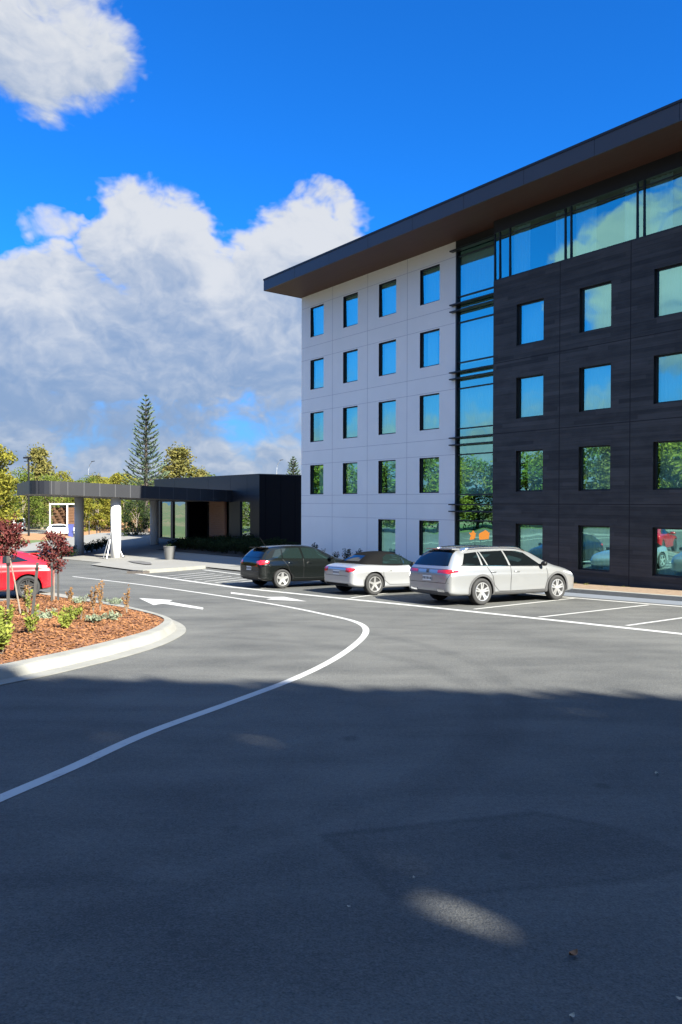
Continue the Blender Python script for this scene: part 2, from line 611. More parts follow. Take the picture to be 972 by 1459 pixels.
def asphalt_mat(name, dark, light, tracks=True):
    m_ = bpy.data.materials.new(name)
    m_.use_nodes = True
    n = NG(m_.node_tree)
    b = m_.node_tree.nodes['Principled BSDF']
    pos = n.n('ShaderNodeNewGeometry').outputs['Position']
    x, y, z = n.xyz(pos)
    flat = n.comb(x, y, 0.0)
    big = n.noise(flat, 0.22, 4, 0.55, 0.6)
    mid = n.noise(flat, 1.3, 5, 0.6)
    streak = n.noise(n.vm('MULTIPLY', flat, (0.35, 1.4, 1)), 1.1, 4, 0.6, 0.4)
    grit = n.m('ADD', n.m('MULTIPLY', n.noise(flat, 70.0, 2, 0.7), 0.6), n.m('MULTIPLY', n.noise(flat, 24.0, 3, 0.75), 0.4))
    vor = n.n('ShaderNodeTexVoronoi')
    n.put(vor.inputs['Vector'], flat)
    vor.inputs['Scale'].default_value = 95.0
    f = n.m('ADD', n.m('MULTIPLY', n.m('SUBTRACT', big, 0.5), 1.3), n.m('MULTIPLY', n.m('SUBTRACT', mid, 0.5), 0.7))
    f = n.m('ADD', f, n.m('MULTIPLY', n.m('SUBTRACT', streak, 0.5), 1.0))
    f = n.m('ADD', f, n.m('MULTIPLY', n.m('SUBTRACT', grit, 0.5), 3.0))
    f = n.m('ADD', f, 0.5)
    if tracks:
        for (cx_, cy_, r_) in TRACKS:
            dd = n.m('ABSOLUTE', n.m('SUBTRACT', n.vm('DISTANCE', flat, (cx_, cy_, 0.0)), r_))
            tr = n.smooth(n.m('ADD', dd, n.m('MULTIPLY', n.m('SUBTRACT', mid, 0.5), 0.16)), 0.05, 0.22, 1.0, 0.0)
            f = n.m('SUBTRACT', f, n.m('MULTIPLY', tr, n.m('MULTIPLY', streak, 0.26)))
        # a resurfaced rectangle with a tarred joint round it
        wob = n.m('MULTIPLY', n.m('SUBTRACT', mid, 0.5), 0.14)
        ins = None
        cen = sum((Vector((p.x, p.y)) for p in PATCH), Vector((0, 0))) / len(PATCH)
        for a_, b_ in zip(PATCH, PATCH[1:] + PATCH[:1]):
            e_ = Vector((b_.x - a_.x, b_.y - a_.y)).normalized()
            nn_ = Vector((-e_.y, e_.x))
            if nn_.dot(cen - Vector((a_.x, a_.y))) < 0:
                nn_ = -nn_
            d_ = n.m('SUBTRACT', n.vm('DOT_PRODUCT', flat, (nn_.x, nn_.y, 0.0)), nn_.x * a_.x + nn_.y * a_.y)
            ins = d_ if ins is None else n.m('MINIMUM', ins, d_)
        ins = n.m('ADD', ins, wob)
        f = n.m('SUBTRACT', f, n.smooth(ins, -0.03, 0.10, 0.0, 0.20))
        f = n.m('SUBTRACT', f, n.m('MULTIPLY', n.smooth(n.m('ABSOLUTE', n.m('SUBTRACT', ins, 0.02)), 0.0, 0.07, 0.34, 0.0), n.lin(streak, 0.35, 0.6)))
        for (px_, py_, r_, w_) in ((500, 1052, .16, .5), (395, 905, .2, .16), (640, 930, .3, .12), (760, 960, .25, .12), (860, 1120, .10, .35), (330, 1180, .09, .3), (720, 1220, .06, .4), (250, 1330, .05, .35)):
            q_ = G(px_, py_)
            dd = n.vm('DISTANCE', flat, (q_.x, q_.y, 0.0))
            f = n.m('SUBTRACT', f, n.m('MULTIPLY', n.smooth(n.m('ADD', dd, n.m('MULTIPLY', n.m('SUBTRACT', mid, 0.5), r_ * 1.6)), r_ * .3, r_, 1.0, 0.0), w_))
    col = n.mix(n.lin(f, 0.05, 0.95), dark, light)
    sp = n.smooth(vor.outputs['Distance'], 0.0, 0.22, 1.0, 0.0)
    wn = n.n('ShaderNodeTexWhiteNoise', noise_dimensions='3D')
    n.put(wn.inputs['Vector'], vor.outputs['Position'])
    sp = n.m('MULTIPLY', sp, n.smooth(wn.outputs[0], 0.82, 0.95))
    col = n.mix(n.m('MULTIPLY', sp, 0.55), col, (0.22, 0.215, 0.205))
    n.put(b.inputs['Base Color'], col)
    b.inputs['Roughness'].default_value = 0.88
    b.inputs['Specular IOR Level'].default_value = 0.25
    bp = n.n('ShaderNodeBump')
    bp.inputs['Strength'].default_value = 0.55
    bp.inputs['Distance'].default_value = 0.012
    n.put(bp.inputs['Height'], n.m('ADD', n.m('MULTIPLY', vor.outputs['Distance'], 0.8), grit))
    n.put(b.inputs['Normal'], bp.outputs[0])
    return m_


M_asphalt = asphalt_mat('asphalt', (0.048, 0.049, 0.049), (0.110, 0.109, 0.103))
M_asphalt2 = asphalt_mat('patched_asphalt', (0.048, 0.048, 0.050), (0.094, 0.092, 0.090), False)


def paint_mat():
    m_ = bpy.data.materials.new('worn_white_road_paint')
    m_.use_nodes = True
    n = NG(m_.node_tree)
    b = m_.node_tree.nodes['Principled BSDF']
    pos = n.n('ShaderNodeNewGeometry').outputs['Position']
    nz = n.noise(pos, 26.0, 5, 0.7)
    n2 = n.noise(pos, 3.0, 3, 0.6)
    f = n.smooth(n.m('ADD', nz, n.m('MULTIPLY', n.m('SUBTRACT', n2, 0.5), 0.7)), 0.55, 0.74)
    n.put(b.inputs['Base Color'], n.mix(f, n.mix(n2, (0.40, 0.395, 0.38), (0.31, 0.305, 0.295)), (0.25, 0.25, 0.25)))
    b.inputs['Roughness'].default_value = 0.7
    return m_


M_paint = paint_mat()


def land_mat():
    """the wide ground sheet: asphalt round the hotel, mown grass and dry earth farther off"""
    m_ = bpy.data.materials.new('open_ground')
    m_.use_nodes = True
    n = NG(m_.node_tree)
    b = m_.node_tree.nodes['Principled BSDF']
    pos = n.n('ShaderNodeNewGeometry').outputs['Position']
    nz = n.noise(pos, 0.05, 4, 0.6)
    n3 = n.noise(pos, 2.0, 4, 0.6)
    c = n.mix(n.smooth(nz, 0.45, 0.6), (0.075, 0.095, 0.025), (0.20, 0.13, 0.07))
    n.put(b.inputs['Base Color'], n.mix(n.m('MULTIPLY', n3, 0.5), c, (0.05, 0.05, 0.02)))
    b.inputs['Roughness'].default_value = 0.95
    return m_


M_land = land_mat()
M_grass = mat('mown_grass', (0.075, 0.105, 0.022), 0.95, col2=(0.045, 0.075, 0.018), vscale=3.0, bump=0.4)
M_mulchbase = mat('bark_mulch_base', (0.19, 0.075, 0.032), 0.95, col2=(0.10, 0.042, 0.02), vscale=16, bump=0.9, bscale=45)
M_farmulch = mat('orange_brown_mulch', (0.27, 0.135, 0.058), 0.95, col2=(0.16, 0.085, 0.04), vscale=1.5, bump=0.4)


def leaf_mat(name, c1, c2, trans=0.35, nscale=0.7):
    m_ = bpy.data.materials.new(name)
    m_.use_nodes = True
    nt = m_.node_tree
    nt.nodes.clear()
    n = NG(nt)
    geo = n.n('ShaderNodeNewGeometry')
    co = n.n('ShaderNodeTexCoord').outputs['Object']
    nz = n.noise(co, nscale, 3, 0.6)
    f = n.m('ADD', n.m('MULTIPLY', geo.outputs['Random Per Island'], 0.6), n.m('MULTIPLY', n.lin(nz, 0.3, 0.7), 0.5), clamp=True)
    col = n.mix(f, c1, c2)
    di = n.n('ShaderNodeBsdfDiffuse')
    n.put(di.inputs[0], col)
    tl = n.n('ShaderNodeBsdfTranslucent')
    n.put(tl.inputs[0], col)
    mx = n.n('ShaderNodeMixShader')
    mx.inputs[0].default_value = trans
    nt.links.new(di.outputs[0], mx.inputs[1])
    nt.links.new(tl.outputs[0], mx.inputs[2])
    o = n.n('ShaderNodeOutputMaterial')
    nt.links.new(mx.outputs[0], o.inputs[0])
    return m_


L_yellow = leaf_mat('yellow_green_leaves', (0.075, 0.09, 0.017), (0.23, 0.205, 0.035))
L_green = leaf_mat('mid_green_leaves', (0.045, 0.075, 0.016), (0.14, 0.17, 0.035))
L_olive = leaf_mat('olive_leaves', (0.075, 0.085, 0.028), (0.22, 0.19, 0.06))
L_dark = leaf_mat('dark_green_leaves', (0.012, 0.020, 0.010), (0.035, 0.052, 0.022))
L_pine = leaf_mat('blue_green_needles', (0.045, 0.075, 0.048), (0.12, 0.155, 0.095), 0.2)
L_purple = leaf_mat('purple_leaves', (0.038, 0.009, 0.013), (0.155, 0.048, 0.042), 0.3, 6.0)
L_lime = leaf_mat('lime_leaves', (0.085, 0.125, 0.022), (0.27, 0.28, 0.06), 0.35, 6.0)
L_grey = leaf_mat('grey_green_leaves', (0.10, 0.13, 0.085), (0.24, 0.27, 0.19), 0.2, 6.0)
L_rust = leaf_mat('rusty_leaves', (0.14, 0.075, 0.03), (0.30, 0.17, 0.075), 0.3, 6.0)
L_chip = leaf_mat('bark_chips', (0.11, 0.047, 0.021), (0.26, 0.125, 0.060), 0.0, 3.0)
L_hedge = leaf_mat('shelterbelt_leaves', (0.02, 0.03, 0.012), (0.05, 0.07, 0.03), 0.15)


# ================================================================== THE SETTING
def sheet(name, pts, m_, lift, n=None):
    """a flat plan polygon laid on the ground, subdivided so that it follows it"""
    bm = bmesh.new()
    vs = [bm.verts.new((p[0], p[1], 0)) for p in pts]
    bm.faces.new(vs)
    bm.normal_update()
    if bm.faces[:][0].normal.z < 0:
        bmesh.ops.reverse_faces(bm, faces=bm.faces[:])
    ys = [p[1] for p in pts]
    y = math.ceil(min(ys) / 2) * 2
    for yy in (-6, 50, 52, 54, 56, 58, 60, 62, 64, 66, 68, 70, 72, 74):
        if min(ys) < yy < max(ys):
            bmesh.ops.bisect_plane(bm, geom=bm.verts[:] + bm.edges[:] + bm.faces[:], plane_co=(0, yy, 0), plane_no=(0, 1, 0))
    for v in bm.verts:
        v.co.z = gz(v.co.x, v.co.y) + lift
    bmesh.ops.triangulate(bm, faces=bm.faces[:])
    me = bpy.data.meshes.new(name)
    bm.to_mesh(me)
    bm.free()
    me.materials.append(m_)
    return link(name, me)


# wide ground
mb = MB()
xs = [-2500, -900, -300, -150, -80, -40, 0, 40, 80, 150, 300, 900, 2500]
ys = [-2500, -800, -200, -60, -20, -6, 0, 25, 50] + list(range(52, 76, 2)) + [90, 120, 200, 500, 1200, 3000]
for y in ys:
    for x in xs:
        mb.v.append((x, y, gz(x, y) - 0.012))
nx = len(xs)
for j in range(len(ys) - 1):
    for i in range(nx - 1):
        a = j * nx + i
        mb.f.append((a, a + 1, a + nx + 1, a + nx))
        mb.mi.append(0)
structure(mb.build('ground', M_land))
structure(sheet('car_park_asphalt', [(-75, -14), (60, -14), (60, 16), (-9, 60), (-22, 72), (-75, 72)], M_asphalt, 0.0))


# --- lines painted on the asphalt
def strip_line(name, pts, width, lift=0.004, m_=None, mb=None):
    pts = [Vector((p[0], p[1], 0)) for p in pts]
    own = mb is None
    mb = mb or MB()
    L, R = [], []
    for i, p in enumerate(pts):
        t = (pts[min(i + 1, len(pts) - 1)] - pts[max(i - 1, 0)]).normalized()
        nrm = Vector((-t.y, t.x, 0))
        for s_, arr in ((1, L), (-1, R)):
            q = p + nrm * width / 2 * s_
            arr.append((q.x, q.y, gz(q.x, q.y) + lift))
    n = len(pts)
    mb.add(L + R, [(n + i, n + i + 1, i + 1, i) for i in range(n - 1)])
    if own:
        return structure(mb.build(name, m_ or M_paint))


def catmull(pts, sub=8):
    out = []
    P = [Vector((p[0], p[1])) for p in pts]
    P = [P[0] * 2 - P[1]] + P + [P[-1] * 2 - P[-2]]
    for i in range(1, len(P) - 2):
        for k in range(sub):
            t = k / sub
            a, b, c, d = P[i - 1], P[i], P[i + 1], P[i + 2]
            out.append(0.5 * ((2 * b) + (c - a) * t + (2 * a - 5 * b + 4 * c - d) * t * t + (3 * b - a - 3 * c + d) * t ** 3))
    out.append(P[-2])
    return out


curve_px = [(-60, 1165), (0, 1138), (100, 1095), (210, 1045), (330, 1001), (420, 967), (475, 940), (508, 917), (521, 902), (518, 892),
            (500, 884), (465, 876), (400, 863), (300, 847), (200, 833), (104, 821.5)]
strip_line('lane_marking', catmull([G(*p) for p in curve_px]), 0.125)
strip_line('bay_edge_marking', [G(185, 816), G(330, 836.5), G(470, 851), G(620, 866), G(800, 885), G(972, 903.5), G(1150, 924)], 0.22)
for a, b in (((676, 868), (818, 852.5)), ((768, 879.5), (924, 862)), ((893, 891.5), (1040, 871)), ((372, 838.5), (470, 826)), ((500, 852), (606, 838))):
    strip_line('bay_marking', [G(*a), G(*b)], 0.10)
strip_line('bay_head_marking', [G(560, 832), G(690, 841), G(818, 852), G(972, 864.5), G(1120, 877)], 0.16)
for i in range(7):
    x0 = 232 + i * 15
    strip_line('hatched_marking', [G(x0, 821.5 + i * 1.75), G(x0 + 62 - i * 3, 815.5 + i * 1.9)], 0.10)
strip_line('hatched_edge_marking', [G(290, 812.0), G(345, 819)], 0.16)
strip_line('red_bay_marking', [G(-20, 853.5), G(46, 855.5), G(80, 857)], 0.09)
strip_line('red_bay_marking', [G(-20, 866.5), G(60, 865.5)], 0.09)


def poly_mark(name, pxs):
    mb = MB()
    mb.add([(q.x, q.y, q.z + 0.004) for q in (G(*p) for p in pxs)], [tuple(range(len(pxs)))])
    o = mb.build(name, M_paint)
    if o.data.polygons[0].normal.z < 0:
        o.data.flip_normals()
    return structure(o)


poly_mark('arrow_marking', [(198, 852.3), (246, 855.2), (241, 857.4), (290, 866.0), (289, 868.6), (232, 860.2), (219, 862.3)])
poly_mark('arrow_marking', [(329, 843.6), (381, 850.7), (405, 850.5), (437, 857.0), (379, 854.2), (388, 852.6), (329, 846.0)])

# --- planted island on the left: kerb, gutter lip, mulch
out_px = [(-260, 1028), (-120, 1003), (0, 977), (60, 965), (120, 951), (180, 936), (228, 921), (254, 909), (265, 899.5), (260, 890.5), (241, 882), (205, 871.5), (165, 862.5), (126, 853.5), (96, 848), (60, 842.5)]
in_px = [(-260, 987), (-120, 967), (0, 947), (60, 935), (120, 922), (175, 908.5), (212, 898), (230, 888.5), (234, 882.5), (227, 878), (210, 873), (180, 866.3), (148, 860.5), (116, 855.2), (92, 851.5), (56, 846)]
lip = catmull([G(*p) for p in out_px], 5)
inn = catmull([G(*p, 0.13) for p in in_px], 5)
mb = MB()
rows = []
for i, (o_, n_) in enumerate(zip(lip, inn)):
    o_, n_ = Vector((o_.x, o_.y)), Vector((n_.x, n_.y))
    d_ = n_ - o_
    r = []
    for t, h in ((0, 0.004), (0.0, 0.012), (0.42, 0.010), (0.52, 0.085), (0.58, 0.125), (0.66, 0.135), (1.0, 0.135), (1.0, 0.05)):
        q = o_ + d_ * t
        r.append((q.x, q.y, gz(q.x, q.y) + h))
    rows.append(r)
for i in range(len(rows) - 1):
    for j in range(len(rows[0]) - 1):
        mb.quad(rows[i][j], rows[i + 1][j], rows[i + 1][j + 1], rows[i][j + 1])
structure(mb.build('kerb', M_conc))
isl = [Vector((p.x, p.y)) for p in inn] + [Vector((G(-20, 868).x, G(-20, 868).y)), Vector((G(-300, 868).x, G(-300, 868).y))]


def inside(pt, poly):
    r, j = False, len(poly) - 1
    for i in range(len(poly)):
        a, b = poly[i], poly[j]
        if (a.y > pt[1]) != (b.y > pt[1]) and pt[0] < (b.x - a.x) * (pt[1] - a.y) / (b.y - a.y) + a.x:
            r = not r
        j = i
    return r


def dist_edge(pt, poly):
    p = Vector(pt[:2])
    best = 9
    for i in range(len(poly) - 1):
        a, b = poly[i], poly[i + 1]
        t = max(0, min(1, (p - a).dot(b - a) / max(1e-6, (b - a).length_squared)))
        best = min(best, (a + (b - a) * t - p).length)
    return best


def mulch_z(x, y):
    e = dist_edge((x, y), isl)
    return gz(x, y) + 0.10 + 0.12 * min(1, e / 1.2) + 0.02 * sin(x * 5 + y * 3) * min(1, e)


# mulch: a mounded base with thousands of chips lying on it
x0, x1 = -14.0, max(p.x for p in isl)
y0, y1 = min(p.y for p in isl), max(p.y for p in isl)
mb = MB()
step = 0.18
idx = {}
for i in range(int((x1 - x0) / step) + 2):
    for j in range(int((y1 - y0) / step) + 2):
        x, y = x0 + i * step, y0 + j * step
        if inside((x, y), isl):
            idx[i, j] = len(mb.v)
            mb.v.append((x, y, mulch_z(x, y)))
for (i, j) in list(idx):
    if (i + 1, j) in idx and (i, j + 1) in idx and (i + 1, j + 1) in idx:
        mb.f.append((idx[i, j], idx[i + 1, j], idx[i + 1, j + 1], idx[i, j + 1]))
        mb.mi.append(0)
for a, b in zip(inn[:-1], inn[1:]):      # seal the rim down to the kerb
    ca, cb = [], []
    c = Vector((-7.0, 15.0))
    for q, arr in ((a, ca), (b, cb)):
        for s_ in (0.0, 0.16, 0.34):
            w = Vector((q.x, q.y)) + (c - Vector((q.x, q.y))).normalized() * s_
            arr.append((w.x, w.y, gz(w.x, w.y) + 0.115 + s_ * 0.04))
    for k_ in range(2):
        mb.quad(ca[k_], cb[k_], cb[k_ + 1], ca[k_ + 1])
structure(mb.build('planting_bed', M_mulchbase, smooth=True))
mb = MB()
rnd = random.Random(3)
cnt = 0
while cnt < 26000:
    x, y = rnd.uniform(-9.5, x1), rnd.uniform(y0, y1)
    if rnd.random() > (12.0 / max(y, 8)) ** 1.2 or not inside((x, y), isl):
        continue
    z = mulch_z(x, y) + rnd.uniform(0.004, 0.03)
    a = rnd.uniform(0, pi)
    l_, w_ = rnd.uniform(0.012, 0.038), rnd.uniform(0.006, 0.014)
    t = Vector((cos(a), sin(a), rnd.uniform(-0.5, 0.5))).normalized()
    s_ = Vector((-sin(a), cos(a), rnd.uniform(-0.5, 0.5))).normalized()
    c = Vector((x, y, z))
    mb.quad(c - t * l_ - s_ * w_, c + t * l_ - s_ * w_, c + t * l_ + s_ * w_, c - t * l_ + s_ * w_)
    cnt += 1
o = mb.build('bark_mulch', L_chip)
tag(o, 'orange brown bark mulch covering the planted island', 'mulch', kind='stuff')

# --- strip of soil, kerb and concrete path along the hotel
def bp_strip(name, u0, u1, prof, m_, n=24, parent=None):
    """a ribbon along the facade; prof: list of (p, height) where height is a function of the point or a lift above the car park"""
    mb = MB()
    rows = []
    for i in range(n + 1):
        u = u0 + (u1 - u0) * i / n
        r = []
        for p, h in prof:
            q = B(u, p)
            r.append((q.x, q.y, h(q) if callable(h) else gz(q.x, q.y) + h))
        rows.append(r)
    for i in range(n):
        for j in range(len(prof) - 1):
            mb.quad(rows[i][j], rows[i][j + 1], rows[i + 1][j + 1], rows[i + 1][j])
    return mb.build(name, m_)


base = lambda q: HB + 0.06
structure(bp_strip('garden_soil', 0.3, 40, [(0.05, base), (0.9, lambda q: max(HB + 0.02, gz(q.x, q.y) + 0.14) if True else 0), (2.62, 0.13)], M_soil, 40))
structure(bp_strip('hotel_kerb', 0.3, 40, [(2.60, 0.0), (2.60, 0.135), (2.85, 0.13), (2.87, 0.0)], M_conc, 30))
structure(bp_strip('gutter_path', 3, 40, [(2.87, 0.006), (3.95, 0.006)], M_conc3, 20))


# entrance forecourt: concrete that climbs from the car park to the reception floor
FL = HB - 0.05


def fore_z(q):
    p = (P0 - q).dot(NIN)
    t = max(0.0, min(1.0, (p + 4.0) / 9.0))
    return (FL - 0.02) * (1 - t) + (gz(q.x, q.y) + 0.02) * t


mb = MB()
fu = [-40 + i * 1.5 for i in range(28)]
fp = [-8, -4, -3, -1.5, 0, 1.5, 3, 4.2, 5.4, 6.6, 7.2]


def fore_edge(u):
    """how far the forecourt reaches out of the facade line"""
    return 7.0 if u > -16 else 7.0 + min(4.5, (-16 - u) * 0.8)


rows = []
for u in fu:
    r = []
    for p in fp:
        pp = p if p < 5 else 5 + (p - 5) / 2.2 * (fore_edge(u) - 5)
        q = B(u, pp)
        q.z = fore_z(q)
        r.append(q)
    rows.append(r)
for i in range(len(fu) - 1):
    for j in range(len(fp) - 1):
        if fu[i + 1] > 0.4:
            continue
        mb.quad(rows[i][j], rows[i][j + 1], rows[i + 1][j + 1], rows[i + 1][j])
structure(mb.build('forecourt_paving', M_conc2))

# white painted kerb nib by the hatched bay, dark drain grate
def kerb_run(name, pxs, w, h, m_):
    mb = MB()
    pts = [G(*p) for p in pxs]
    rows = []
    for i, p in enumerate(pts):
        t = (pts[min(i + 1, len(pts) - 1)] - pts[max(i - 1, 0)])
        t.z = 0
        t.normalize()
        nrm = Vector((-t.y, t.x, 0))
        r = []
        for s_, hh in ((-.5, 0), (-.46, h), (.46, h), (.5, 0)):
            q = p + nrm * w * s_
            r.append((q.x, q.y, gz(q.x, q.y) + hh))
        rows.append(r)
    for i in range(len(rows) - 1):
        for j in range(3):
            mb.quad(rows[i][j], rows[i + 1][j], rows[i + 1][j + 1], rows[i][j + 1])
    mb.f += [(len(mb.v), len(mb.v) + 1, len(mb.v) + 2, len(mb.v) + 3)]
    mb.mi.append(0)
    mb.v += rows[0]
    mb.f += [(len(mb.v) + 3, len(mb.v) + 2, len(mb.v) + 1, len(mb.v))]
    mb.mi.append(0)
    mb.v += rows[-1]
    return structure(mb.build(name, m_))


kerb_run('nib_kerb', [(200, 817), (245, 813.8), (289, 810)], 0.34, 0.15, M_conc)
structure(sheet('footpath_slab', [G(205, 816), G(290, 809), G(346, 815), G(346, 803), G(217, 795), G(160, 800), G(130, 806)], M_conc2, 0.06))

# ================================================================== HOTEL
hotel = thing('hotel_building', 'five storey hotel with white left wall, charcoal right wall and wide dark eaves', 'building', (P0.x, P0.y, HB), ROTZ)


def wall_holes(mb, x0, x1, z0, z1, yf, holes, depth, mi=0, mi_rev=0, yb=None):
    """front face at y = yf with rectangular holes whose reveals run back by depth"""
    X = sorted({x0, x1, *[h[0] for h in holes], *[h[1] for h in holes]})
    Z = sorted({z0, z1, *[h[2] for h in holes], *[h[3] for h in holes]})
    for i in range(len(X) - 1):
        for j in range(len(Z) - 1):
            cx_, cz_ = (X[i] + X[i + 1]) / 2, (Z[j] + Z[j + 1]) / 2
            if any(h[0] < cx_ < h[1] and h[2] < cz_ < h[3] for h in holes):
                continue
            mb.quad((X[i], yf, Z[j]), (X[i + 1], yf, Z[j]), (X[i + 1], yf, Z[j + 1]), (X[i], yf, Z[j + 1]), mi)
    yb_ = yf + depth
    for a, b, c, d in holes:
        mb.quad((a, yf, c), (a, yf, d), (a, yb_, d), (a, yb_, c), mi_rev)
        mb.quad((b, yf, d), (b, yf, c), (b, yb_, c), (b, yb_, d), mi_rev)
        mb.quad((a, yf, d), (b, yf, d), (b, yb_, d), (a, yb_, d), mi_rev)
        mb.quad((b, yf, c), (a, yf, c), (a, yb_, c), (b, yb_, c), mi_rev)
    return mb


WC = [(0.80, 1.95), (3.56, 4.69), (6.24, 7.43), (8.98, 10.17)]
ROWS = [(11.43, 12.95), (8.73, 10.25), (6.03, 7.54), (3.33, 4.84), (0.63, 2.15)]
SOF, FTOP = 13.64, 14.18
BACK = 15.0
UEND = 30.2
wh = []
for r, (a, b) in enumerate(ROWS):
    for c, (l, rr) in enumerate(WC):
        if r == 4 and c < 2:
            continue
        wh.append((l, rr, a, b))
mb = wall_holes(MB(), 0, 11.09, -0.6, SOF, 0.0, wh, 0.16, 0, 2)
# left end, right return beside the glass strip
mb.quad((0, 0, -0.6), (0, 0, SOF), (0, BACK, SOF), (0, BACK, -0.6))
mb.quad((11.09, 0, -0.6), (11.09, 0.30, -0.6), (11.09, 0.30, SOF), (11.09, 0, SOF), 2)
for x in (2.70, 5.43, 8.17):            # recessed joints between the panels
    mb.box(x - 0.012, x + 0.012, -0.003, 0.02, -0.5, SOF - 0.005, 1)
for z in (2.87, 3.28, 5.57, 8.27, 10.97, 2.20, 4.90, 7.60, 10.31, 13.02):
    segs = [(0.004, 11.085)]
    mb.box(0.004, 11.085, -0.0025, 0.02, z - 0.009, z + 0.009, 1)
mb.build('white_wall', [M_white, M_joint, M_frame], hotel)

DC = [(14.68, 15.90), (17.40, 18.62), (20.14, 21.37), (22.88, 24.10), (25.62, 26.84)]
DX0, DTOP, DY = 13.56, 11.35, -0.5
dh = [(l, r, a, b) for (a, b) in ROWS[1:] for (l, r) in DC]
mb = wall_holes(MB(), DX0, UEND, -0.6, DTOP, DY, dh, 0.18, 0, 2)
mb.quad((DX0, DY, -0.6), (DX0, DY, DTOP), (DX0, 0.3, DTOP), (DX0, 0.3, -0.6))
mb.quad((DX0, DY, DTOP), (UEND, DY, DTOP), (UEND, 0.02, DTOP), (DX0, 0.02, DTOP), 0)
mb.quad((UEND, DY, -0.6), (UEND, BACK, -0.6), (UEND, BACK, SOF), (UEND, DY, SOF))
for x in (16.60, 19.33, 22.06, 24.80, 27.53):
    mb.box(x - 0.014, x + 0.014, DY - 0.003, DY + 0.02, -0.5, DTOP - 0.005, 1)
for z in (2.87, 5.54, 8.22):
    mb.box(DX0 + .004, UEND - .005, DY - 0.0025, DY + 0.02, z - 0.013, z + 0.013, 1)
mb.build('charcoal_wall', [M_board, M_djoint, M_frame], hotel)
mb = MB()
mb.quad((0, BACK, -0.6), (0, BACK, SOF), (UEND, BACK, SOF), (UEND, BACK, -0.6))
mb.build('back_wall', M_white, hotel)

mb = MB()
mb.box(-0.02, UEND + 1.0, -2.27, BACK + 1, SOF + 0.06, FTOP)
roof = mb.build('roof', M_roof, hotel)
mb = MB()
mb.box(-0.05, UEND + 1.03, -2.31, -2.275, SOF - 0.01, FTOP + 0.03)          # front fascia
mb.box(-0.06, -0.025, -2.27, BACK + 1, SOF - 0.01, FTOP + 0.03)
mb.box(-0.07, UEND + 1.04, -2.335, -2.312, FTOP - 0.03, FTOP + 0.045, 1)    # drip flashing along the top
for i in range(1, 12):
    mb.box(i * 2.74 - 0.006, i * 2.74 + 0.006, -2.3125, -2.309, SOF, FTOP - 0.035, 2)
mb.build('fascia', [M_fascia, M_frame, M_djoint], roof)
mb = MB()
mb.quad((-0.02, -2.27, SOF), (-0.02, BACK, SOF), (UEND + 1, BACK, SOF), (UEND + 1, -2.27, SOF))
sof = mb.build('soffit', M_soffit, roof)


def curtain_mb(w, h, n=36, amp=0.022, lam=0.16, ph=0.0):
    mb = MB()
    for i in range(n + 1):
        x = -w / 2 + w * i / n
        y = amp * sin(2 * pi * x / lam + 0.8 * sin(x * 3.1 + ph) + ph)
        mb.v += [(x, y, 0), (x, y, h)]
    mb.f = [(2 * i, 2 * i + 2, 2 * i + 3, 2 * i + 1) for i in range(n)]
    mb.mi = [0] * n
    return mb


def make_window(name, w, h, fw=0.05):
    """frame + dark room behind; pane and curtain are sub-parts. Origin: middle of the sill, y = 0 at the glass"""
    mb = MB()
    mb.box(-w / 2, -w / 2 + fw, -0.03, 0.05, 0, h)
    mb.box(w / 2 - fw, w / 2, -0.03, 0.05, 0, h)
    mb.box(-w / 2 + fw, w / 2 - fw, -0.03, 0.05, 0, fw)
    mb.box(-w / 2 + fw, w / 2 - fw, -0.03, 0.05, h - fw, h)
    y0, y1 = 0.05, 1.3                  # the room
    a, b = -w / 2 - 0.2, w / 2 + 0.2
    mb.quad((a, y1, -0.3), (b, y1, -0.3), (b, y1, h + .2), (a, y1, h + .2), 1)
    mb.quad((a, y0, -0.3), (a, y1, -0.3), (a, y1, h + .2), (a, y0, h + .2), 1)
    mb.quad((b, y0, -0.3), (b, y0, h + .2), (b, y1, h + .2), (b, y1, -0.3), 1)
    mb.quad((a, y0, -0.3), (b, y0, -0.3), (b, y1, -0.3), (a, y1, -0.3), 1)
    mb.quad((a, y0, h + .2), (a, y1, h + .2), (b, y1, h + .2), (b, y0, h + .2), 1)
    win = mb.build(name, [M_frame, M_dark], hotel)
    pm = MB()
    pm.quad((-w / 2 + fw, 0.01, fw), (w / 2 - fw, 0.01, fw), (w / 2 - fw, 0.01, h - fw), (-w / 2 + fw, 0.01, h - fw))
    pm.build('pane', M_glass, win)
    cu = curtain_mb(w * 0.98, h, ph=w).build('curtain', M_curtain, win, smooth=True)
    cu.location = (0, 0.22, 0)
    return win


def place_windows(proto, spots, y):
    for i, (x, z) in enumerate(spots):
        o = proto if i == 0 else copy_tree(proto)
        if i:
            o.parent = hotel
        o.location = (x, y, z)
        for ch in o.children:
            if ch.name.startswith('pane'):
                ch.rotation_euler = (radians(rnd.uniform(-.08, .08) + (1.0 if z > 11 else 0)), 0, radians(rnd.uniform(-.25, .25)))
            else:
                ch.scale.x = rnd.choice((1, 1, 1, 0.55, 0.8))
                ch.location.x = rnd.uniform(-.01, .01) if ch.scale.x == 1 else rnd.choice((-.12, .12))


pw = make_window('window', 1.16, 1.52)
place_windows(pw, [((h[0] + h[1]) / 2, h[2]) for h in wh], 0.11)
pd = make_window('window', 1.222, 1.52)
place_windows(pd, [((h[0] + h[1]) / 2, h[2]) for h in dh], DY + 0.14)

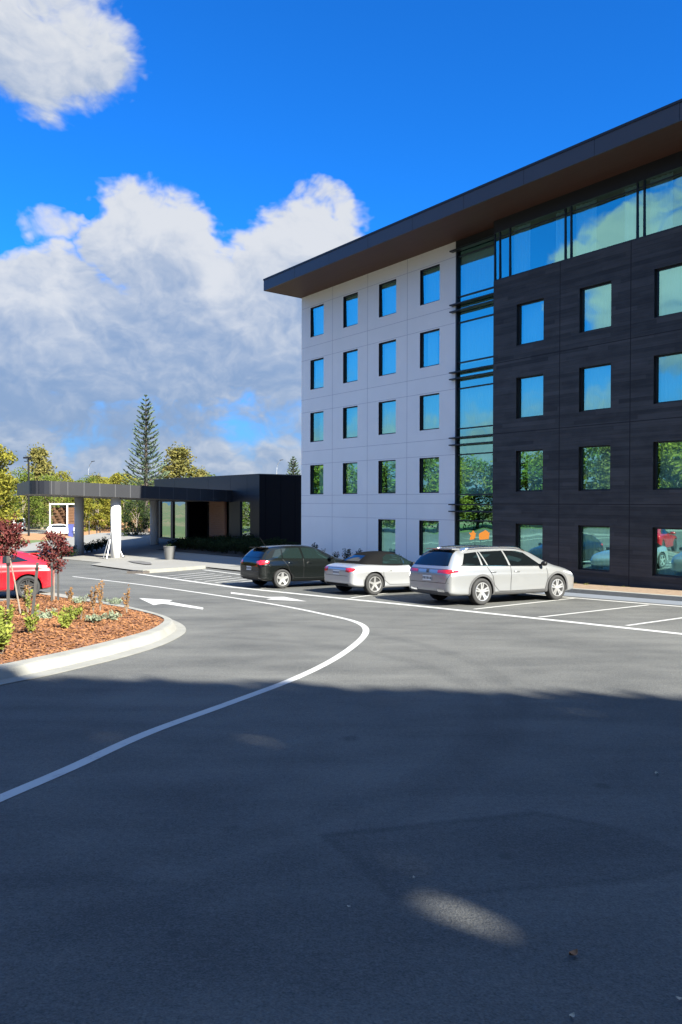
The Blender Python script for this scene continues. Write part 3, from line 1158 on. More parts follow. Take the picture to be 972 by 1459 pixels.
# --- tall strip of curtain wall between the two walls
GX0, GX1 = 11.12, 13.54
mb = MB()
mb.box(11.092, GX0 + 0.05, 0.0, 0.28, -0.55, 13.36)
mb.box(GX1 - 0.05, GX1 + 0.015, 0.0, 0.28, -0.55, 11.33)
tr = []
for k in range(5):
    z = 0.0 + 2.70 * k
    tr += [z + 0.55, z + 2.19]
for z in tr:
    if z < 13.2:
        mb.box(GX0 + 0.05, GX1 - 0.05, 0.06, 0.16, z - 0.025, z + 0.025)
mb.box(GX0, GX1 + 1, 0.0, 0.28, 13.37, SOF - 0.004)
cw = mb.build('curtain_wall_frame', M_frame, hotel)
mb = MB()
mb.quad((GX0 + .05, 0.11, -0.5), (GX1 - .05, 0.11, -0.5), (GX1 - .05, 0.11, 13.37), (GX0 + .05, 0.11, 13.37))
mb.build('pane', M_glass, cw)
mb = MB()
mb.quad((GX0, 0.9, -0.5), (GX1, 0.9, -0.5), (GX1, 0.9, 13.4), (GX0, 0.9, 13.4))
mb.quad((GX0, 0.29, -0.5), (GX0, 0.9, -0.5), (GX0, 0.9, 13.4), (GX0, 0.29, 13.4))
mb.quad((GX1, 0.29, -0.5), (GX1, 0.29, 13.4), (GX1, 0.9, 13.4), (GX1, 0.9, -0.5))
for k in range(1, 6):
    mb.box(GX0, GX1, 0.29, 0.88, 2.7 * k - 0.25, 2.7 * k + 0.2)
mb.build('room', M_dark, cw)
for k in range(1, 5):
    cu = curtain_mb(2.3, 1.75, 60, 0.025, 0.17, k).build('curtain', M_curtain, cw, smooth=True)
    cu.location = ((GX0 + GX1) / 2, 0.27, 2.7 * k + 0.5)
for z in (13.23, 11.02, 10.74, 8.25, 7.98, 5.57, 5.28, 2.84, 2.56):      # sun-shade fins, in pairs at each floor
    mb = MB()
    x1 = GX1 + (1.05 if z > 13 else -0.02)
    mb.box(GX0 - 0.20, x1, -0.20, 0.05, z - 0.025, z + 0.025)
    mb.build('sunshade_fin', M_frame, hotel)

# --- strip of glazing along the top floor, flush with the charcoal wall below it
TZ0, TZ1, TY = DTOP, 13.17, DY + 0.06
mb = MB()
mb.box(DX0, UEND, DY - 0.01, DY + 0.30, TZ1, SOF - 0.003)                 # black head above the glass
mb.box(DX0, UEND, TY - 0.04, TY + 0.05, 12.95, 12.99)
mb.box(DX0, UEND, TY - 0.05, TY + 0.05, TZ0 + 0.003, TZ0 + 0.045)
mull = [DX0 + 0.03, 13.84, 14.32]
for k in range(6):
    mull += [16.78 + 2.74 * k, 17.02 + 2.74 * k]
for x in mull:
    mb.box(x - 0.022, x + 0.022, TY - 0.055, TY + 0.06, TZ0 + 0.046, TZ1 - 0.002)
ts = mb.build('top_floor_glazing', M_frame, hotel)
mb = MB()
mb.quad((DX0, TY, TZ0), (UEND, TY, TZ0), (UEND, TY - .02, TZ1), (DX0, TY - .02, TZ1))
mb.build('pane', M_glass, ts)
mb = MB()
mb.quad((DX0, 1.0, TZ0 - .4), (UEND, 1.0, TZ0 - .4), (UEND, 1.0, SOF), (DX0, 1.0, SOF))
mb.quad((DX0, TY + .1, TZ0 - .02), (UEND, TY + .1, TZ0 - .02), (UEND, 1.0, TZ0 - .02), (DX0, 1.0, TZ0 - .02))
mb.quad((DX0, TY, TZ0), (DX0, 1.0, TZ0), (DX0, 1.0, TZ1), (DX0, TY, TZ1))
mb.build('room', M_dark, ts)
for k in range(6):
    x = 14.32 + 2.74 * k
    for xa, w_ in ((x + 0.44, 0.80), (x + 2.18, 0.50)):
        cu = curtain_mb(w_, TZ1 - TZ0, 24, 0.03, 0.17, k + xa).build('curtain', M_curtain, ts, smooth=True)
        cu.location = (xa, TY + 0.13, TZ0)

# ================================================================== RECEPTION BLOCK (low, set back to the left)
MSET = 4.0
rc = B(-10.7, -MSET)
recep = thing('reception_building', 'low charcoal clad reception block with glazed front beside the white hotel wall', 'building', (rc.x, rc.y, FL), ROTZ)
RH = 4.80 + 0.03            # top of the parapet above its floor
RL = 16.8
glz = [(-15.6, -13.6), (-13.2, -11.0), (-2.55, -1.2)]
holes = [(a, b, 0.35 if b > -5 else 0.05, 3.05) for a, b in glz] + [(-10.7, -4.1, 0.02, 3.25)]
mb = wall_holes(MB(), -RL, 0, -0.5, RH, 0.0, holes, 0.2, 0, 2)
mb.quad((-RL, 0, -.5), (-RL, 0, RH), (-RL, 12, RH), (-RL, 12, -.5))
for x in (-12.9, -7.2, -3.9, -1.6):
    mb.box(x - 0.012, x + 0.012, -0.003, 0.02, 3.3, RH - 0.12, 1)
mb.box(-RL, -0.004, -0.0025, 0.02, 3.40, 3.42, 1)
mb.build('front_wall', [M_clad, M_djoint, M_frame], recep)
mb = MB()
mb.quad((0, 0, -.5), (0, 12, -.5), (0, 12, RH), (0, 0, RH))
for k in range(8):
    mb.box(-0.01, 0.012, 1.2 * k + 0.5, 1.2 * k + 0.515, -0.4, RH - 0.05)
mb.build('side_wall', M_black, recep)
mb = MB()
mb.quad((-RL, 0.05, RH - .25), (0, 0.05, RH - .25), (0, 12, RH - .25), (-RL, 12, RH - .25))
rr = mb.build('roof', M_roof, recep)
mb = MB()
mb.box(-RL - 0.03, 0.03, -0.035, 0.18, RH - 0.0, RH + 0.06)
mb.box(-0.15, 0.031, 0.18, 12, RH, RH + 0.06)
mb.build('parapet_cap', M_fascia, rr)
for (a, b, c, d) in holes[:3]:
    mb = MB()
    for x in (a, b - 0.06):
        mb.box(x, x + 0.06, 0.05, 0.15, c, d)
    mb.box(a + .06, b - .06, 0.05, 0.15, c, c + 0.05)
    mb.box(a + .06, b - .06, 0.05, 0.15, d - 0.05, d)
    mb.quad((a - .3, 3.0, 0), (b + .3, 3.0, 0), (b + .3, 3.0, 3.4), (a - .3, 3.0, 3.4), 1)
    mb.quad((a - .3, 0.2, 0), (b + .3, 0.2, 0), (b + .3, 3.0, 0), (a - .3, 3.0, 0), 1)
    mb.quad((a - .3, 0.2, 0), (a - .3, 3.0, 0), (a - .3, 3.0, 3.4), (a - .3, 0.2, 3.4), 1)
    w_ = mb.build('window', [M_frame, M_dark], recep)
    mb = MB()
    mb.quad((a + .06, 0.1, c + .05), (b - .06, 0.1, c + .05), (b - .06, 0.1, d - .05), (a + .06, 0.1, d - .05))
    mb.build('pane', M_glass_low, w_)
# recessed entrance: dark lobby, glazed doors, cedar panel
mb = MB()
mb.quad((-10.7, 2.6, 0), (-4.1, 2.6, 0), (-4.1, 2.6, 3.25), (-10.7, 2.6, 3.25))
mb.quad((-10.7, 0.2, 0.02), (-10.7, 2.6, 0.02), (-10.7, 2.6, 3.25), (-10.7, 0.2, 3.25))
mb.quad((-4.1, 0.2, 0.02), (-4.1, 0.2, 3.25), (-4.1, 2.6, 3.25), (-4.1, 2.6, 0.02))
mb.quad((-10.7, 0.2, 3.25), (-10.7, 2.6, 3.25), (-4.1, 2.6, 3.25), (-4.1, 0.2, 3.25))
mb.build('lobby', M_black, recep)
for x in (-10.2, -8.9):
    mb = MB()
    for a in (x, x + 1.22):
        mb.box(a, a + 0.06, 1.5, 1.58, 0.03, 2.9)
    mb.box(x + .06, x + 1.22, 1.5, 1.58, 0.03, 0.13)
    mb.box(x + .06, x + 1.22, 1.5, 1.58, 2.78, 2.9)
    dr = mb.build('door', M_frame, recep)
    mb = MB()
    mb.quad((x + .06, 1.54, .13), (x + 1.22, 1.54, .13), (x + 1.22, 1.54, 2.78), (x + .06, 1.54, 2.78))
    mb.build('pane', M_glass_low, dr)
    mb = MB()
    mb.tube([(x + (1.1 if x < -10 else .18), 1.46, 0.8), (x + (1.1 if x < -10 else .18), 1.46, 1.6)], 0.02)
    mb.build('handle', M_steel, dr)
mb = MB()
for k in range(23):
    mb.box(-6.95, -4.60, -0.06 + 0.0, 0.10, 0.03 + k * 0.14, 0.03 + k * 0.14 + 0.132)
mb.build('cedar_panel', M_timber, recep)

# ================================================================== ENTRANCE CANOPY
# canopy frame: q out from the reception front, r back (away from the sun side); local x = q, y = r
cw0 = Vector((-7.67, 54.3, 0))
can = thing('entrance_canopy', 'flat charcoal porte cochere with rounded corner on three round white columns', 'canopy', (cw0.x, cw0.y, 0), atan2(-NIN.y, -NIN.x))
# local y axis of that frame: +90 deg from -NIN  -> points along DV ; r = -y
R_ = 1.35


def czt(x):
    return EYE + 0.867 + 0.0345 * x


pts = [(0, 0), (12.0, 0)]
for k in range(1, 9):
    a = radians(100) * k / 8
    pts.append((12.0 + R_ * sin(a), -R_ + R_ * cos(a)))
ex, ey = pts[-1]
ea = radians(100)
pts.append((ex + 8.0 * cos(ea), ey - 8.0 * sin(ea)))
pts.append((0, pts[-1][1]))
FH = 0.82
mb = MB()
n = len(pts)
ctop = [(x, y, czt(x) - 0.05) for x, y in pts]
cbot = [(x, y, czt(x) - FH + 0.05) for x, y in pts]
mb.add(ctop, [tuple(range(n))[::-1]])
mb.add(cbot, [tuple(range(n))])
mb.build('roof', M_roof, can)
mb = MB()
mb.add([(x, y, czt(x) - FH + 0.03) for x, y in pts], [tuple(range(n))])
mb.build('soffit', mat('pale_soffit', (0.30, 0.28, 0.26), 0.8), can)
# fascia: one continuous band round the edge, seams between its panels
pl = [Vector((x, y, 0)) for x, y in pts[:-1]]
segn = []
for a, b in zip(pl[:-1], pl[1:]):
    t = (b - a).normalized()
    segn.append(Vector((-t.y, t.x, 0)))
outp = []
for i, p in enumerate(pl):
    nr = (segn[max(i - 1, 0)] + segn[min(i, len(segn) - 1)]).normalized()
    outp.append(p + nr * 0.05)
mb = MB()
for p, o_ in zip(pl, outp):
    zt = czt(p.x)
    mb.v += [(o_.x, o_.y, zt - FH), (o_.x, o_.y, zt), (p.x, p.y, zt), (p.x, p.y, zt - FH)]
for i in range(len(pl) - 1):
    a, b = i * 4, i * 4 + 4
    for k in range(4):
        mb.f.append((a + k, b + k, b + (k + 1) % 4, a + (k + 1) % 4))
        mb.mi.append(0)
fas = mb.build('fascia', M_clad2, can)
for q, r in ((8.09, 1.0), (8.09, 8.0), (2.3, 8.0)):
    wp = cw0 - NIN * q - DV * r
    zb = fore_z(Vector((wp.x, wp.y, 0))) - 0.03
    mb = MB()
    zt = czt(q) - FH + 0.02
    mb.lathe([(0.0, zb), (0.325, zb), (0.325, zt), (0.0, zt)], 32, 'z', (q, -r, 0))
    cobj = mb.build('column', M_column, can)
    me = cobj.data
    for pgn in me.polygons:
        pgn.use_smooth = abs(pgn.normal.z) < 0.5

# ================================================================== CARS
def eval_mesh(o):
    dg = bpy.context.evaluated_depsgraph_get()
    dg.update()
    return bpy.data.meshes.new_from_object(o.evaluated_get(dg))


def loft(stations, section):
    mb = MB()
    loops = [section(*s) for s in stations]
    n = len(loops[0])
    m2 = 2 * n - 2
    for s, lp in zip(stations, loops):
        full = [(s[0], y, z) for y, z in lp] + [(s[0], -y, z) for y, z in lp[-2:0:-1]]
        mb.v += full
    for i in range(len(stations) - 1):
        for k in range(m2):
            a, b = i * m2 + k, i * m2 + (k + 1) % m2
            mb.f.append((a, b, b + m2, a + m2))
            mb.mi.append(0)
    for i, rev in ((0, False), (len(stations) - 1, True)):
        for k in range(n - 1):
            a, b = k, k + 1
            c, d = (m2 - k - 1) % m2, (m2 - k) % m2
            q = [i * m2 + a, i * m2 + d, i * m2 + c, i * m2 + b]
            q = list(dict.fromkeys(q))
            if len(q) >= 3:
                mb.f.append(tuple(q if not rev else q[::-1]))
                mb.mi.append(0)
    return mb


def body_section(x, zB, zb, zT, w, wb, wr):
    h = zT - zb
    z7 = zT - min(0.055, h * .3)
    return [(0, zB), (w * .80, zB), (w * .965, zB + .05), (w * .985, zB + .13 * (zb - zB)), (w * .972, zB + .36 * (zb - zB)), (w * .995, zB + .70 * (zb - zB)), (w, zB + .765 * (zb - zB)), (w * .978, zB + .83 * (zb - zB)),
            (wb, zb), ((wb + wr) / 2 + h * .035, zb + (z7 - zb) * .5), (wr, z7), (wr * .78, zT - min(.016, h * .1)), (0, zT)]


class Car:
    def __init__(self, name, label, cat, paint, stations, wheelbase, R, track, body_mat=None, group=None, well=0.05, sub=2):
        self.t = thing(name, label, cat, (0, 0, 0), 0, group)
        self.paint = paint
        self.wb, self.R, self.track = wheelbase, R, track
        mb = loft(stations, body_section)
        o = mb.build('body', paint, self.t, smooth=True)
        bmh = bmesh.new()
        bmh.from_mesh(o.data)
        bmesh.ops.recalc_face_normals(bmh, faces=bmh.faces[:])
        bmh.to_mesh(o.data)
        bmh.free()
        md = o.modifiers.new('s', 'SUBSURF')
        md.levels = md.render_levels = sub
        me = eval_mesh(o)
        o.modifiers.clear()
        old = o.data
        o.data = me
        bpy.data.meshes.remove(old)
        self.body = o
        self.grab()
        self.well = well

    def grab(self, extra=()):
        vs, fs = [], []
        for ob in [self.body, *extra]:
            k_ = len(vs)
            vs += [v.co.copy() for v in ob.data.vertices]
            fs += [tuple(i + k_ for i in p.vertices) for p in ob.data.polygons]
        self.bvh = BVHTree.FromPolygons(vs, fs)

    def cut_wells(self):
        mb = MB()
        for x in (0, self.wb):
            for s in (-1, 1):
                y0 = s * (self.track / 2 - .17)
                y1 = s * (self.track / 2 + .5)
                mb.lathe([(0.0, min(y0, y1)), (self.R + self.well, min(y0, y1)), (self.R + self.well, max(y0, y1)), (0.0, max(y0, y1))], 40, 'y', (x, 0, self.R))
        c = mb.build('cutter', M_wellblk)
        bmc = bmesh.new()
        bmc.from_mesh(c.data)
        bmesh.ops.remove_doubles(bmc, verts=bmc.verts[:], dist=1e-5)
        bmesh.ops.dissolve_degenerate(bmc, edges=bmc.edges[:], dist=1e-6)
        bmesh.ops.recalc_face_normals(bmc, faces=bmc.faces[:])
        bmc.to_mesh(c.data)
        bmc.free()
        md = self.body.modifiers.new('b', 'BOOLEAN')
        md.operation = 'DIFFERENCE'
        md.solver = 'EXACT'
        md.object = c
        try:
            md.material_mode = 'TRANSFER'
        except Exception:
            pass
        me = eval_mesh(self.body)
        self.body.modifiers.clear()
        self.body.data = me
        bpy.data.objects.remove(c)

    def cast(self, o, d):
        hit = self.bvh.ray_cast(Vector(o), Vector(d))
        return (hit[0], hit[1]) if hit[0] is not None else (None, None)

    def patch(self, name, lo, hi, m_, view='side', side=-1, off=0.006, nu=14, nv=6, parent=None, mb=None, skirt=True):
        """a panel lying on the bodywork; lo and hi are polylines: (x, z) seen from the side, (y, z) from behind or in front, (x, y) from above"""
        def samp(pl, t):
            d = [0]
            for a, b in zip(pl[:-1], pl[1:]):
                d.append(d[-1] + sqrt((a[0] - b[0]) ** 2 + (a[1] - b[1]) ** 2))
            s = t * d[-1]
            for i in range(len(pl) - 1):
                if s <= d[i + 1] + 1e-9:
                    f = (s - d[i]) / max(1e-9, d[i + 1] - d[i])
                    return (pl[i][0] + (pl[i + 1][0] - pl[i][0]) * f, pl[i][1] + (pl[i + 1][1] - pl[i][1]) * f)
            return pl[-1]
        own = mb is None
        mb = mb or MB()
        grid, ok = [], []
        for j in range(nv + 1):
            for i in range(nu + 1):
                a, b = samp(lo, i / nu), samp(hi, i / nu)
                f = j / nv
                p = (a[0] + (b[0] - a[0]) * f, a[1] + (b[1] - a[1]) * f)
                if view == 'side':
                    h, nn = self.cast((p[0], side * 3, p[1]), (0, -side, 0))
                elif view == 'rear':
                    h, nn = self.cast((-6, p[0], p[1]), (1, 0, 0))
                elif view == 'front':
                    h, nn = self.cast((9, p[0], p[1]), (-1, 0, 0))
                else:
                    h, nn = self.cast((p[0], p[1], 4), (0, 0, -1))
                if h is None:
                    grid.append((0, 0, 0))
                    ok.append(False)
                else:
                    grid.append(tuple(h + nn * off))
                    ok.append(True)
        f = []
        for j in range(nv):
            for i in range(nu):
                q = (j * (nu + 1) + i, j * (nu + 1) + i + 1, (j + 1) * (nu + 1) + i + 1, (j + 1) * (nu + 1) + i)
                if all(ok[k] for k in q):
                    f.append(q)
        mb.add(grid, f)
        if own:
            used = sorted({i for fc in mb.f for i in fc})
            mp = {o: k for k, o in enumerate(used)}
            mb.v = [mb.v[i] for i in used]
            mb.f = [tuple(mp[i] for i in fc) for fc in mb.f]
            if not mb.f:
                return None
            o = mb.build(name, m_, parent or self.t, smooth=True)
            return o

    def seam(self, mb, pl, w=0.011, side=-1, off=0.004):
        for a, b in zip(pl[:-1], pl[1:]):
            d = Vector((b[0] - a[0], b[1] - a[1]))
            if d.length < 1e-6:
                continue
            nrm = Vector((-d.y, d.x)).normalized() * w / 2
            nu = max(1, int(d.length / 0.06))
            self.patch('', [(a[0] - nrm.x, a[1] - nrm.y), (b[0] - nrm.x, b[1] - nrm.y)], [(a[0] + nrm.x, a[1] + nrm.y), (b[0] + nrm.x, b[1] + nrm.y)],
                       None, 'side', side, off, nu, 1, mb=mb)

    def door(self, pl, side, handle=None):
        mb = MB()
        self.seam(mb, pl, 0.013, side)
        used = sorted({i for fc in mb.f for i in fc})
        mp = {o: k for k, o in enumerate(used)}
        mb.v = [mb.v[i] for i in used]
        mb.f = [tuple(mp[i] for i in fc) for fc in mb.f]
        o = mb.build('door', M_trim, self.t)
        if handle:
            h, nn = self.cast((handle[0], side * 3, handle[1]), (0, -side, 0))
            m2 = MB()
            y = h.y + side * 0.018
            m2.tube([(handle[0] - .10, h.y, handle[1]), (handle[0] - .085, y, handle[1]), (handle[0] + .085, y, handle[1] - .004), (handle[0] + .10, h.y, handle[1] - .004)], 0.014, 6)
            m2.build('handle', self.paint, o, smooth=True)
        return o

    def wheels(self, spokes, style, rimmat=M_alloy, width=0.21):
        R = self.R
        rr = R * 0.70
        twist = 0.0
        for x in (0, self.wb):
            for s in (-1, 1):
                cy = s * (self.track / 2 - width / 2)
                yo = s * width / 2
                mb = MB()
                mb.lathe([(0, -width * .35), (rr * .97, -width * .35), (rr * .97, width * .2), (0, width * .2)], 32, 'y', (0, 0, 0), closed=False)
                wh_ = mb.build('wheel', M_wellblk, self.t)
                wh_.location = (x, cy, R)
                mb = MB()
                w2 = width / 2
                mb.lathe([(rr, -w2 * .9), (R * .93, -w2), (R * .985, -w2 * .8), (R, -w2 * .5), (R, w2 * .5), (R * .985, w2 * .8), (R * .93, w2), (rr, w2 * .9)], 44, 'y', closed=True)
                mb.build('tyre', M_rubber, wh_, smooth=True)
                mb = MB()
                a = s * w2
                mb.lathe([(rr * 1.0, a * .93), (rr * .985, a * 1.0), (rr * .90, a * .98), (rr * .88, a * .55), (rr * .97, a * .2), (rr, a * .5)], 44, 'y', closed=True)
                mb.lathe([(0, a * .80), (rr * .14, a * .80), (rr * .20, a * .70), (rr * .2, a * .4), (0, a * .4)], 20, 'y')
                for k in range(spokes):
                    an = 2 * pi * k / spokes + 0.3
                    if style == 'twin':
                        prs = [(-.055, -.155), (.055, .155)]
                    elif style == 'star':
                        prs = [(0, 0)]
                    else:
                        prs = [(0, 0)]
                    for (o0, o1) in prs:
                        wi = {'twin': .042, 'star': .075, 'wide': .12}[style] * R / 0.33
                        wo = {'twin': .040, 'star': .050, 'wide': .075}[style] * R / 0.33
                        er = Vector((cos(an), 0, sin(an)))
                        et = Vector((-sin(an), 0, cos(an)))
                        r0, r1 = rr * .12, rr * .91
                        q = [er * r0 + et * (o0 * rr - wi / 2), er * r0 + et * (o0 * rr + wi / 2), er * r1 + et * (o1 * rr + wo / 2), er * r1 + et * (o1 * rr - wo / 2)]
                        ys = [a * .78, a * .78, a * .93, a * .93]
                        v = [(p.x, y_, p.z) for p, y_ in zip(q, ys)] + [(p.x, y_ - a * .3, p.z) for p, y_ in zip(q, ys)]
                        f = [(0, 1, 2, 3), (1, 0, 4, 5), (2, 1, 5, 6), (3, 2, 6, 7), (0, 3, 7, 4)]
                        if s < 0:
                            f = [t_[::-1] for t_ in f]
                        mb.add(v, f)
                rim = mb.build('rim', rimmat, wh_)
        return self

    def mirror(self, x, z, m_, scale=1.0):
        for s in (-1, 1):
            h, nn = self.cast((x, s * 3, z), (0, -s, 0))
            y = abs(h.y)
            mb = MB()
            secs = []
            for t, r in ((0, .5), (.25, .9), (.6, 1), (.9, .85), (1, .4)):
                yy = y + .05 + .17 * t * scale
                secs.append([(x - .02 + .075 * r * cos(a) * scale, s * yy, z + .045 + .07 * r * sin(a) * scale) for a in [2 * pi * k / 10 for k in range(10)]])
            v = [p for q in secs for p in q]
            f = [(i * 10 + k, i * 10 + (k + 1) % 10, (i + 1) * 10 + (k + 1) % 10, (i + 1) * 10 + k) for i in range(4) for k in range(10)]
            f += [tuple(range(10)), tuple(range(40, 50))]
            mb.add(v, f)
            mb.box(x - .02, x + .04, min(s * (y - .02), s * (y + .08)), max(s * (y - .02), s * (y + .08)), z + .0, z + .03)
            mb.build('wing_mirror', m_, self.t, smooth=True)

    def plate(self, y, z, w=0.36, h=0.125, view='rear'):
        o = self.patch('number_plate', [(y - w / 2, z - h / 2), (y + w / 2, z - h / 2)], [(y - w / 2, z + h / 2), (y + w / 2, z + h / 2)], M_plate, view, off=0.014, nu=6, nv=2)
        mb = MB()
        for k in range(6):
            c = y - w / 2 + w * (k + .5) / 6 + 0.0
            self.patch('', [(c - .017, z - .032), (c + .017, z - .032)], [(c - .017, z + .032), (c + .017, z + .032)], None, view, off=0.018, nu=1, nv=1, mb=mb)
        mb.build('characters', M_ink, o)

    def put(self, contact, heading, side='right'):
        """contact: ground point under the rear wheel nearest the camera"""
        x, y = contact.x, contact.y
        h = Vector((cos(heading), sin(heading), 0))
        left = Vector((-h.y, h.x, 0))
        c = Vector((x, y, 0)) + left * (self.track / 2 - 0.1) * (1 if side == 'right' else -1)
        zr = gz(c.x, c.y)
        f = c + h * self.wb
        zf = gz(f.x, f.y)
        ux = Vector((h.x * self.wb, h.y * self.wb, zf - zr)).normalized()
        e = 0.5
        zl, zr_ = gz((c + left * e).x, (c + left * e).y), gz((c - left * e).x, (c - left * e).y)
        uy = Vector((left.x, left.y, (zl - zr_) / (2 * e))).normalized()
        uz = ux.cross(uy).normalized()
        uy = uz.cross(ux)
        self.t.matrix_world = Matrix(((ux.x, uy.x, uz.x, c.x), (ux.y, uy.y, uz.y, c.y), (ux.z, uy.z, uz.z, zr + 0.004), (0, 0, 0, 1)))


HEAD = radians(32.5)

# ---------------- silver estate car
st = [(-1.085, .42, .70, .74, .62, .60, .50), (-1.075, .33, .80, .885, .78, .745, .66), (-1.02, .27, .905, .99, .86, .82, .72), (-.93, .25, .945, 1.12, .893, .855, .70),
      (-.78, .235, .96, 1.30, .905, .875, .655), (-.64, .23, .965, 1.425, .912, .885, .60), (-.45, .225, .965, 1.462, .915, .89, .585), (0.2, .21, .958, 1.492, .916, .893, .59),
      (1.0, .20, .945, 1.50, .916, .893, .595), (1.55, .20, .935, 1.485, .916, .89, .59), (1.95, .20, .93, 1.42, .916, .888, .585), (2.3, .20, .925, 1.26, .916, .885, .63),
      (2.65, .20, .915, 1.075, .916, .875, .71), (2.85, .20, .895, .995, .914, .865, .73), (3.2, .205, .84, .93, .905, .85, .71), (3.48, .22, .77, .85, .865, .81, .66),
      (3.63, .25, .69, .75, .79, .74, .58), (3.70, .31, .58, .62, .68, .65, .5), (3.715, .38, .50, .53, .56, .55, .42)]
c = Car('estate_car', 'silver estate car with dark tinted rear screen, last in the row towards the right', 'car', M_silver, st, 2.80, 0.345, 1.83)
c.mirror(2.22, .985, M_trim)
for s in (-1, 1):
    c.patch('side_window', [(-.62, 1.045), (.0, 1.02)], [(-.40, 1.325), (.02, 1.36)], M_cglass, 'side', s)
    c.patch('side_window', [(.07, 1.02), (.20, 1.015)], [(.06, 1.362), (.10, 1.366)], M_cglass, 'side', s, nu=3)
    c.patch('side_window', [(.25, 1.015), (.98, 1.0)], [(.15, 1.368), (.93, 1.385)], M_cglass, 'side', s)
    c.patch('side_window', [(1.05, 1.0), (2.16, .975), (2.2, .985)], [(.99, 1.385), (1.45, 1.372), (1.72, 1.32)], M_cglass, 'side', s)
    c.patch('window_trim', [(-.66, 1.020), (2.2, .952)], [(-.66, 1.038), (2.2, .968)], M_chrome, 'side', s, 0.008, 30, 1)
    c.door([(.20, .98), (.37, .74), (.44, .50), (.60, .34), (1.02, .33), (1.04, .98)], s, (.40, .85))
    c.door([(1.04, .33), (2.32, .33), (2.42, .6), (2.40, .90)], s, (1.25, .84))
    mb = MB()
    pr = []
    for k in range(9):
        x = -.45 + 2.3 * k / 8
        h, nn = c.cast((x, s * .565, 4), (0, 0, -1))
        pr.append((x, s * .565, h.z + (0.055 if 0 < k < 8 else 0.0)))
    mb.tube(pr, 0.026, 8)
    mb.build('roof_rail', M_chrome, c.t, smooth=True)
    c.patch('tail_lamp', [(s * .40, .835), (s * .83, .825)], [(s * .40, .905), (s * .83, .93)], M_tail, 'rear', off=0.008)
    c.patch('tail_lamp', [(-1.03, .835), (-.80, .865)], [(-1.0, .925), (-.78, .905)], M_tail, 'side', s, 0.008)
    c.patch('head_lamp', [(3.15, .755), (3.52, .68)], [(3.05, .80), (3.42, .765)], M_head, 'side', s, 0.008)
    for x in (0, c.wb):
        lo = [(x + .40 * cos(a), c.R + .40 * sin(a)) for a in [pi * (-.06 + 1.12 * k / 16) for k in range(17)]]
        hi = [(x + .455 * cos(a), c.R + .455 * sin(a)) for a in [pi * (-.06 + 1.12 * k / 16) for k in range(17)]]
        c.patch('arch_trim', lo, hi, M_greytrim, 'side', s, 0.012, 32, 2)
    c.patch('sill_trim', [(.46, .235), (2.34, .23)], [(.46, .33), (2.34, .325)], M_greytrim, 'side', s, 0.010, 20, 2)
    c.patch('exhaust_trim', [(s * .42, .365), (s * .68, .365)], [(s * .42, .42), (s * .68, .42)], M_chrome, 'rear', off=.012, nu=6, nv=2)
c.patch('rear_screen', [(-.70, 1.02), (.70, 1.02)], [(-.54, 1.385), (.54, 1.385)], M_cglass, 'rear', off=.008, nv=8)
c.patch('windscreen', [(-.72, 1.04), (.72, 1.04)], [(-.52, 1.40), (.52, 1.40)], M_cglass, 'front', off=.008, nv=8)
c.patch('bumper_trim', [(-.80, .30), (.80, .30)], [(-.80, .375), (.80, .375)], M_greytrim, 'rear', off=.010, nu=20)
mb = MB()
for seg in (((-.80, .585), (.80, .585)), ((-.72, .60), (-.84, .82)), ((.72, .60), (.84, .82)), ((-.83, .93), (.83, .93))):
    (a, b), (d, e) = seg
    c.patch('', [(a, b - .005), (d, e - .005)] if abs(d - a) > .3 else [(a - .005, b), (d - .005, e)], [(a, b + .005), (d, e + .005)] if abs(d - a) > .3 else [(a + .005, b), (d + .005, e)], None, 'rear', off=.005, nu=16, nv=1, mb=mb)
mb.build('tailgate_seam', M_trim, c.t)
c.plate(0, .695)
em = c.patch('emblem', [(-.05, .83), (.05, .83)], [(-.05, .915), (.05, .915)], M_greytrim, 'rear', off=.010, nu=4, nv=3)
mb = MB()
mb.box(-.70, -.46, -.53, .53, 1.425, 1.452)
mb.build('spoiler', M_silver, c.t)
c.cut_wells()
c.wheels(5, 'twin')
c.put(G(684, 862), HEAD)
estate = c

# ---------------- silver roadster with a black soft top
st = [(-.80, .42, .62, .66, .58, .56, .48), (-.795, .33, .72, .79, .72, .70, .60), (-.74, .25, .80, .875, .82, .79, .68), (-.5, .215, .855, .925, .875, .835, .71), (-.2, .20, .875, .93, .888, .845, .72),
      (.3, .175, .855, .90, .885, .85, .73), (.8, .165, .835, .87, .87, .835, .73), (1.3, .165, .84, .875, .87, .835, .73), (1.7, .165, .855, .915, .88, .84, .72), (2.1, .17, .835, .90, .888, .84, .69),
      (2.5, .18, .79, .855, .885, .83, .66), (2.85, .20, .72, .785, .86, .80, .63), (3.08, .235, .63, .685, .79, .74, .58), (3.2, .29, .54, .58, .69, .65, .5), (3.235, .36, .47, .50, .56, .54, .42)]
c = Car('roadster_car', 'small silver two-seat roadster with its black fabric top up, between hatchback and estate', 'car', M_silver2, st, 2.495, 0.325, 1.78)


def top_section(x, zB, zb, zT, w, wb, wr):
    h = zT - zb
    return [(0, zB), (w * .6, zB), (w * .97, zB + .02), (wb, zb), ((wb + wr) / 2 + .03, zb + h * .5), (wr, zT - min(.05, h * .3)), (wr * .7, zT - min(.012, h * .1)), (0, zT)]


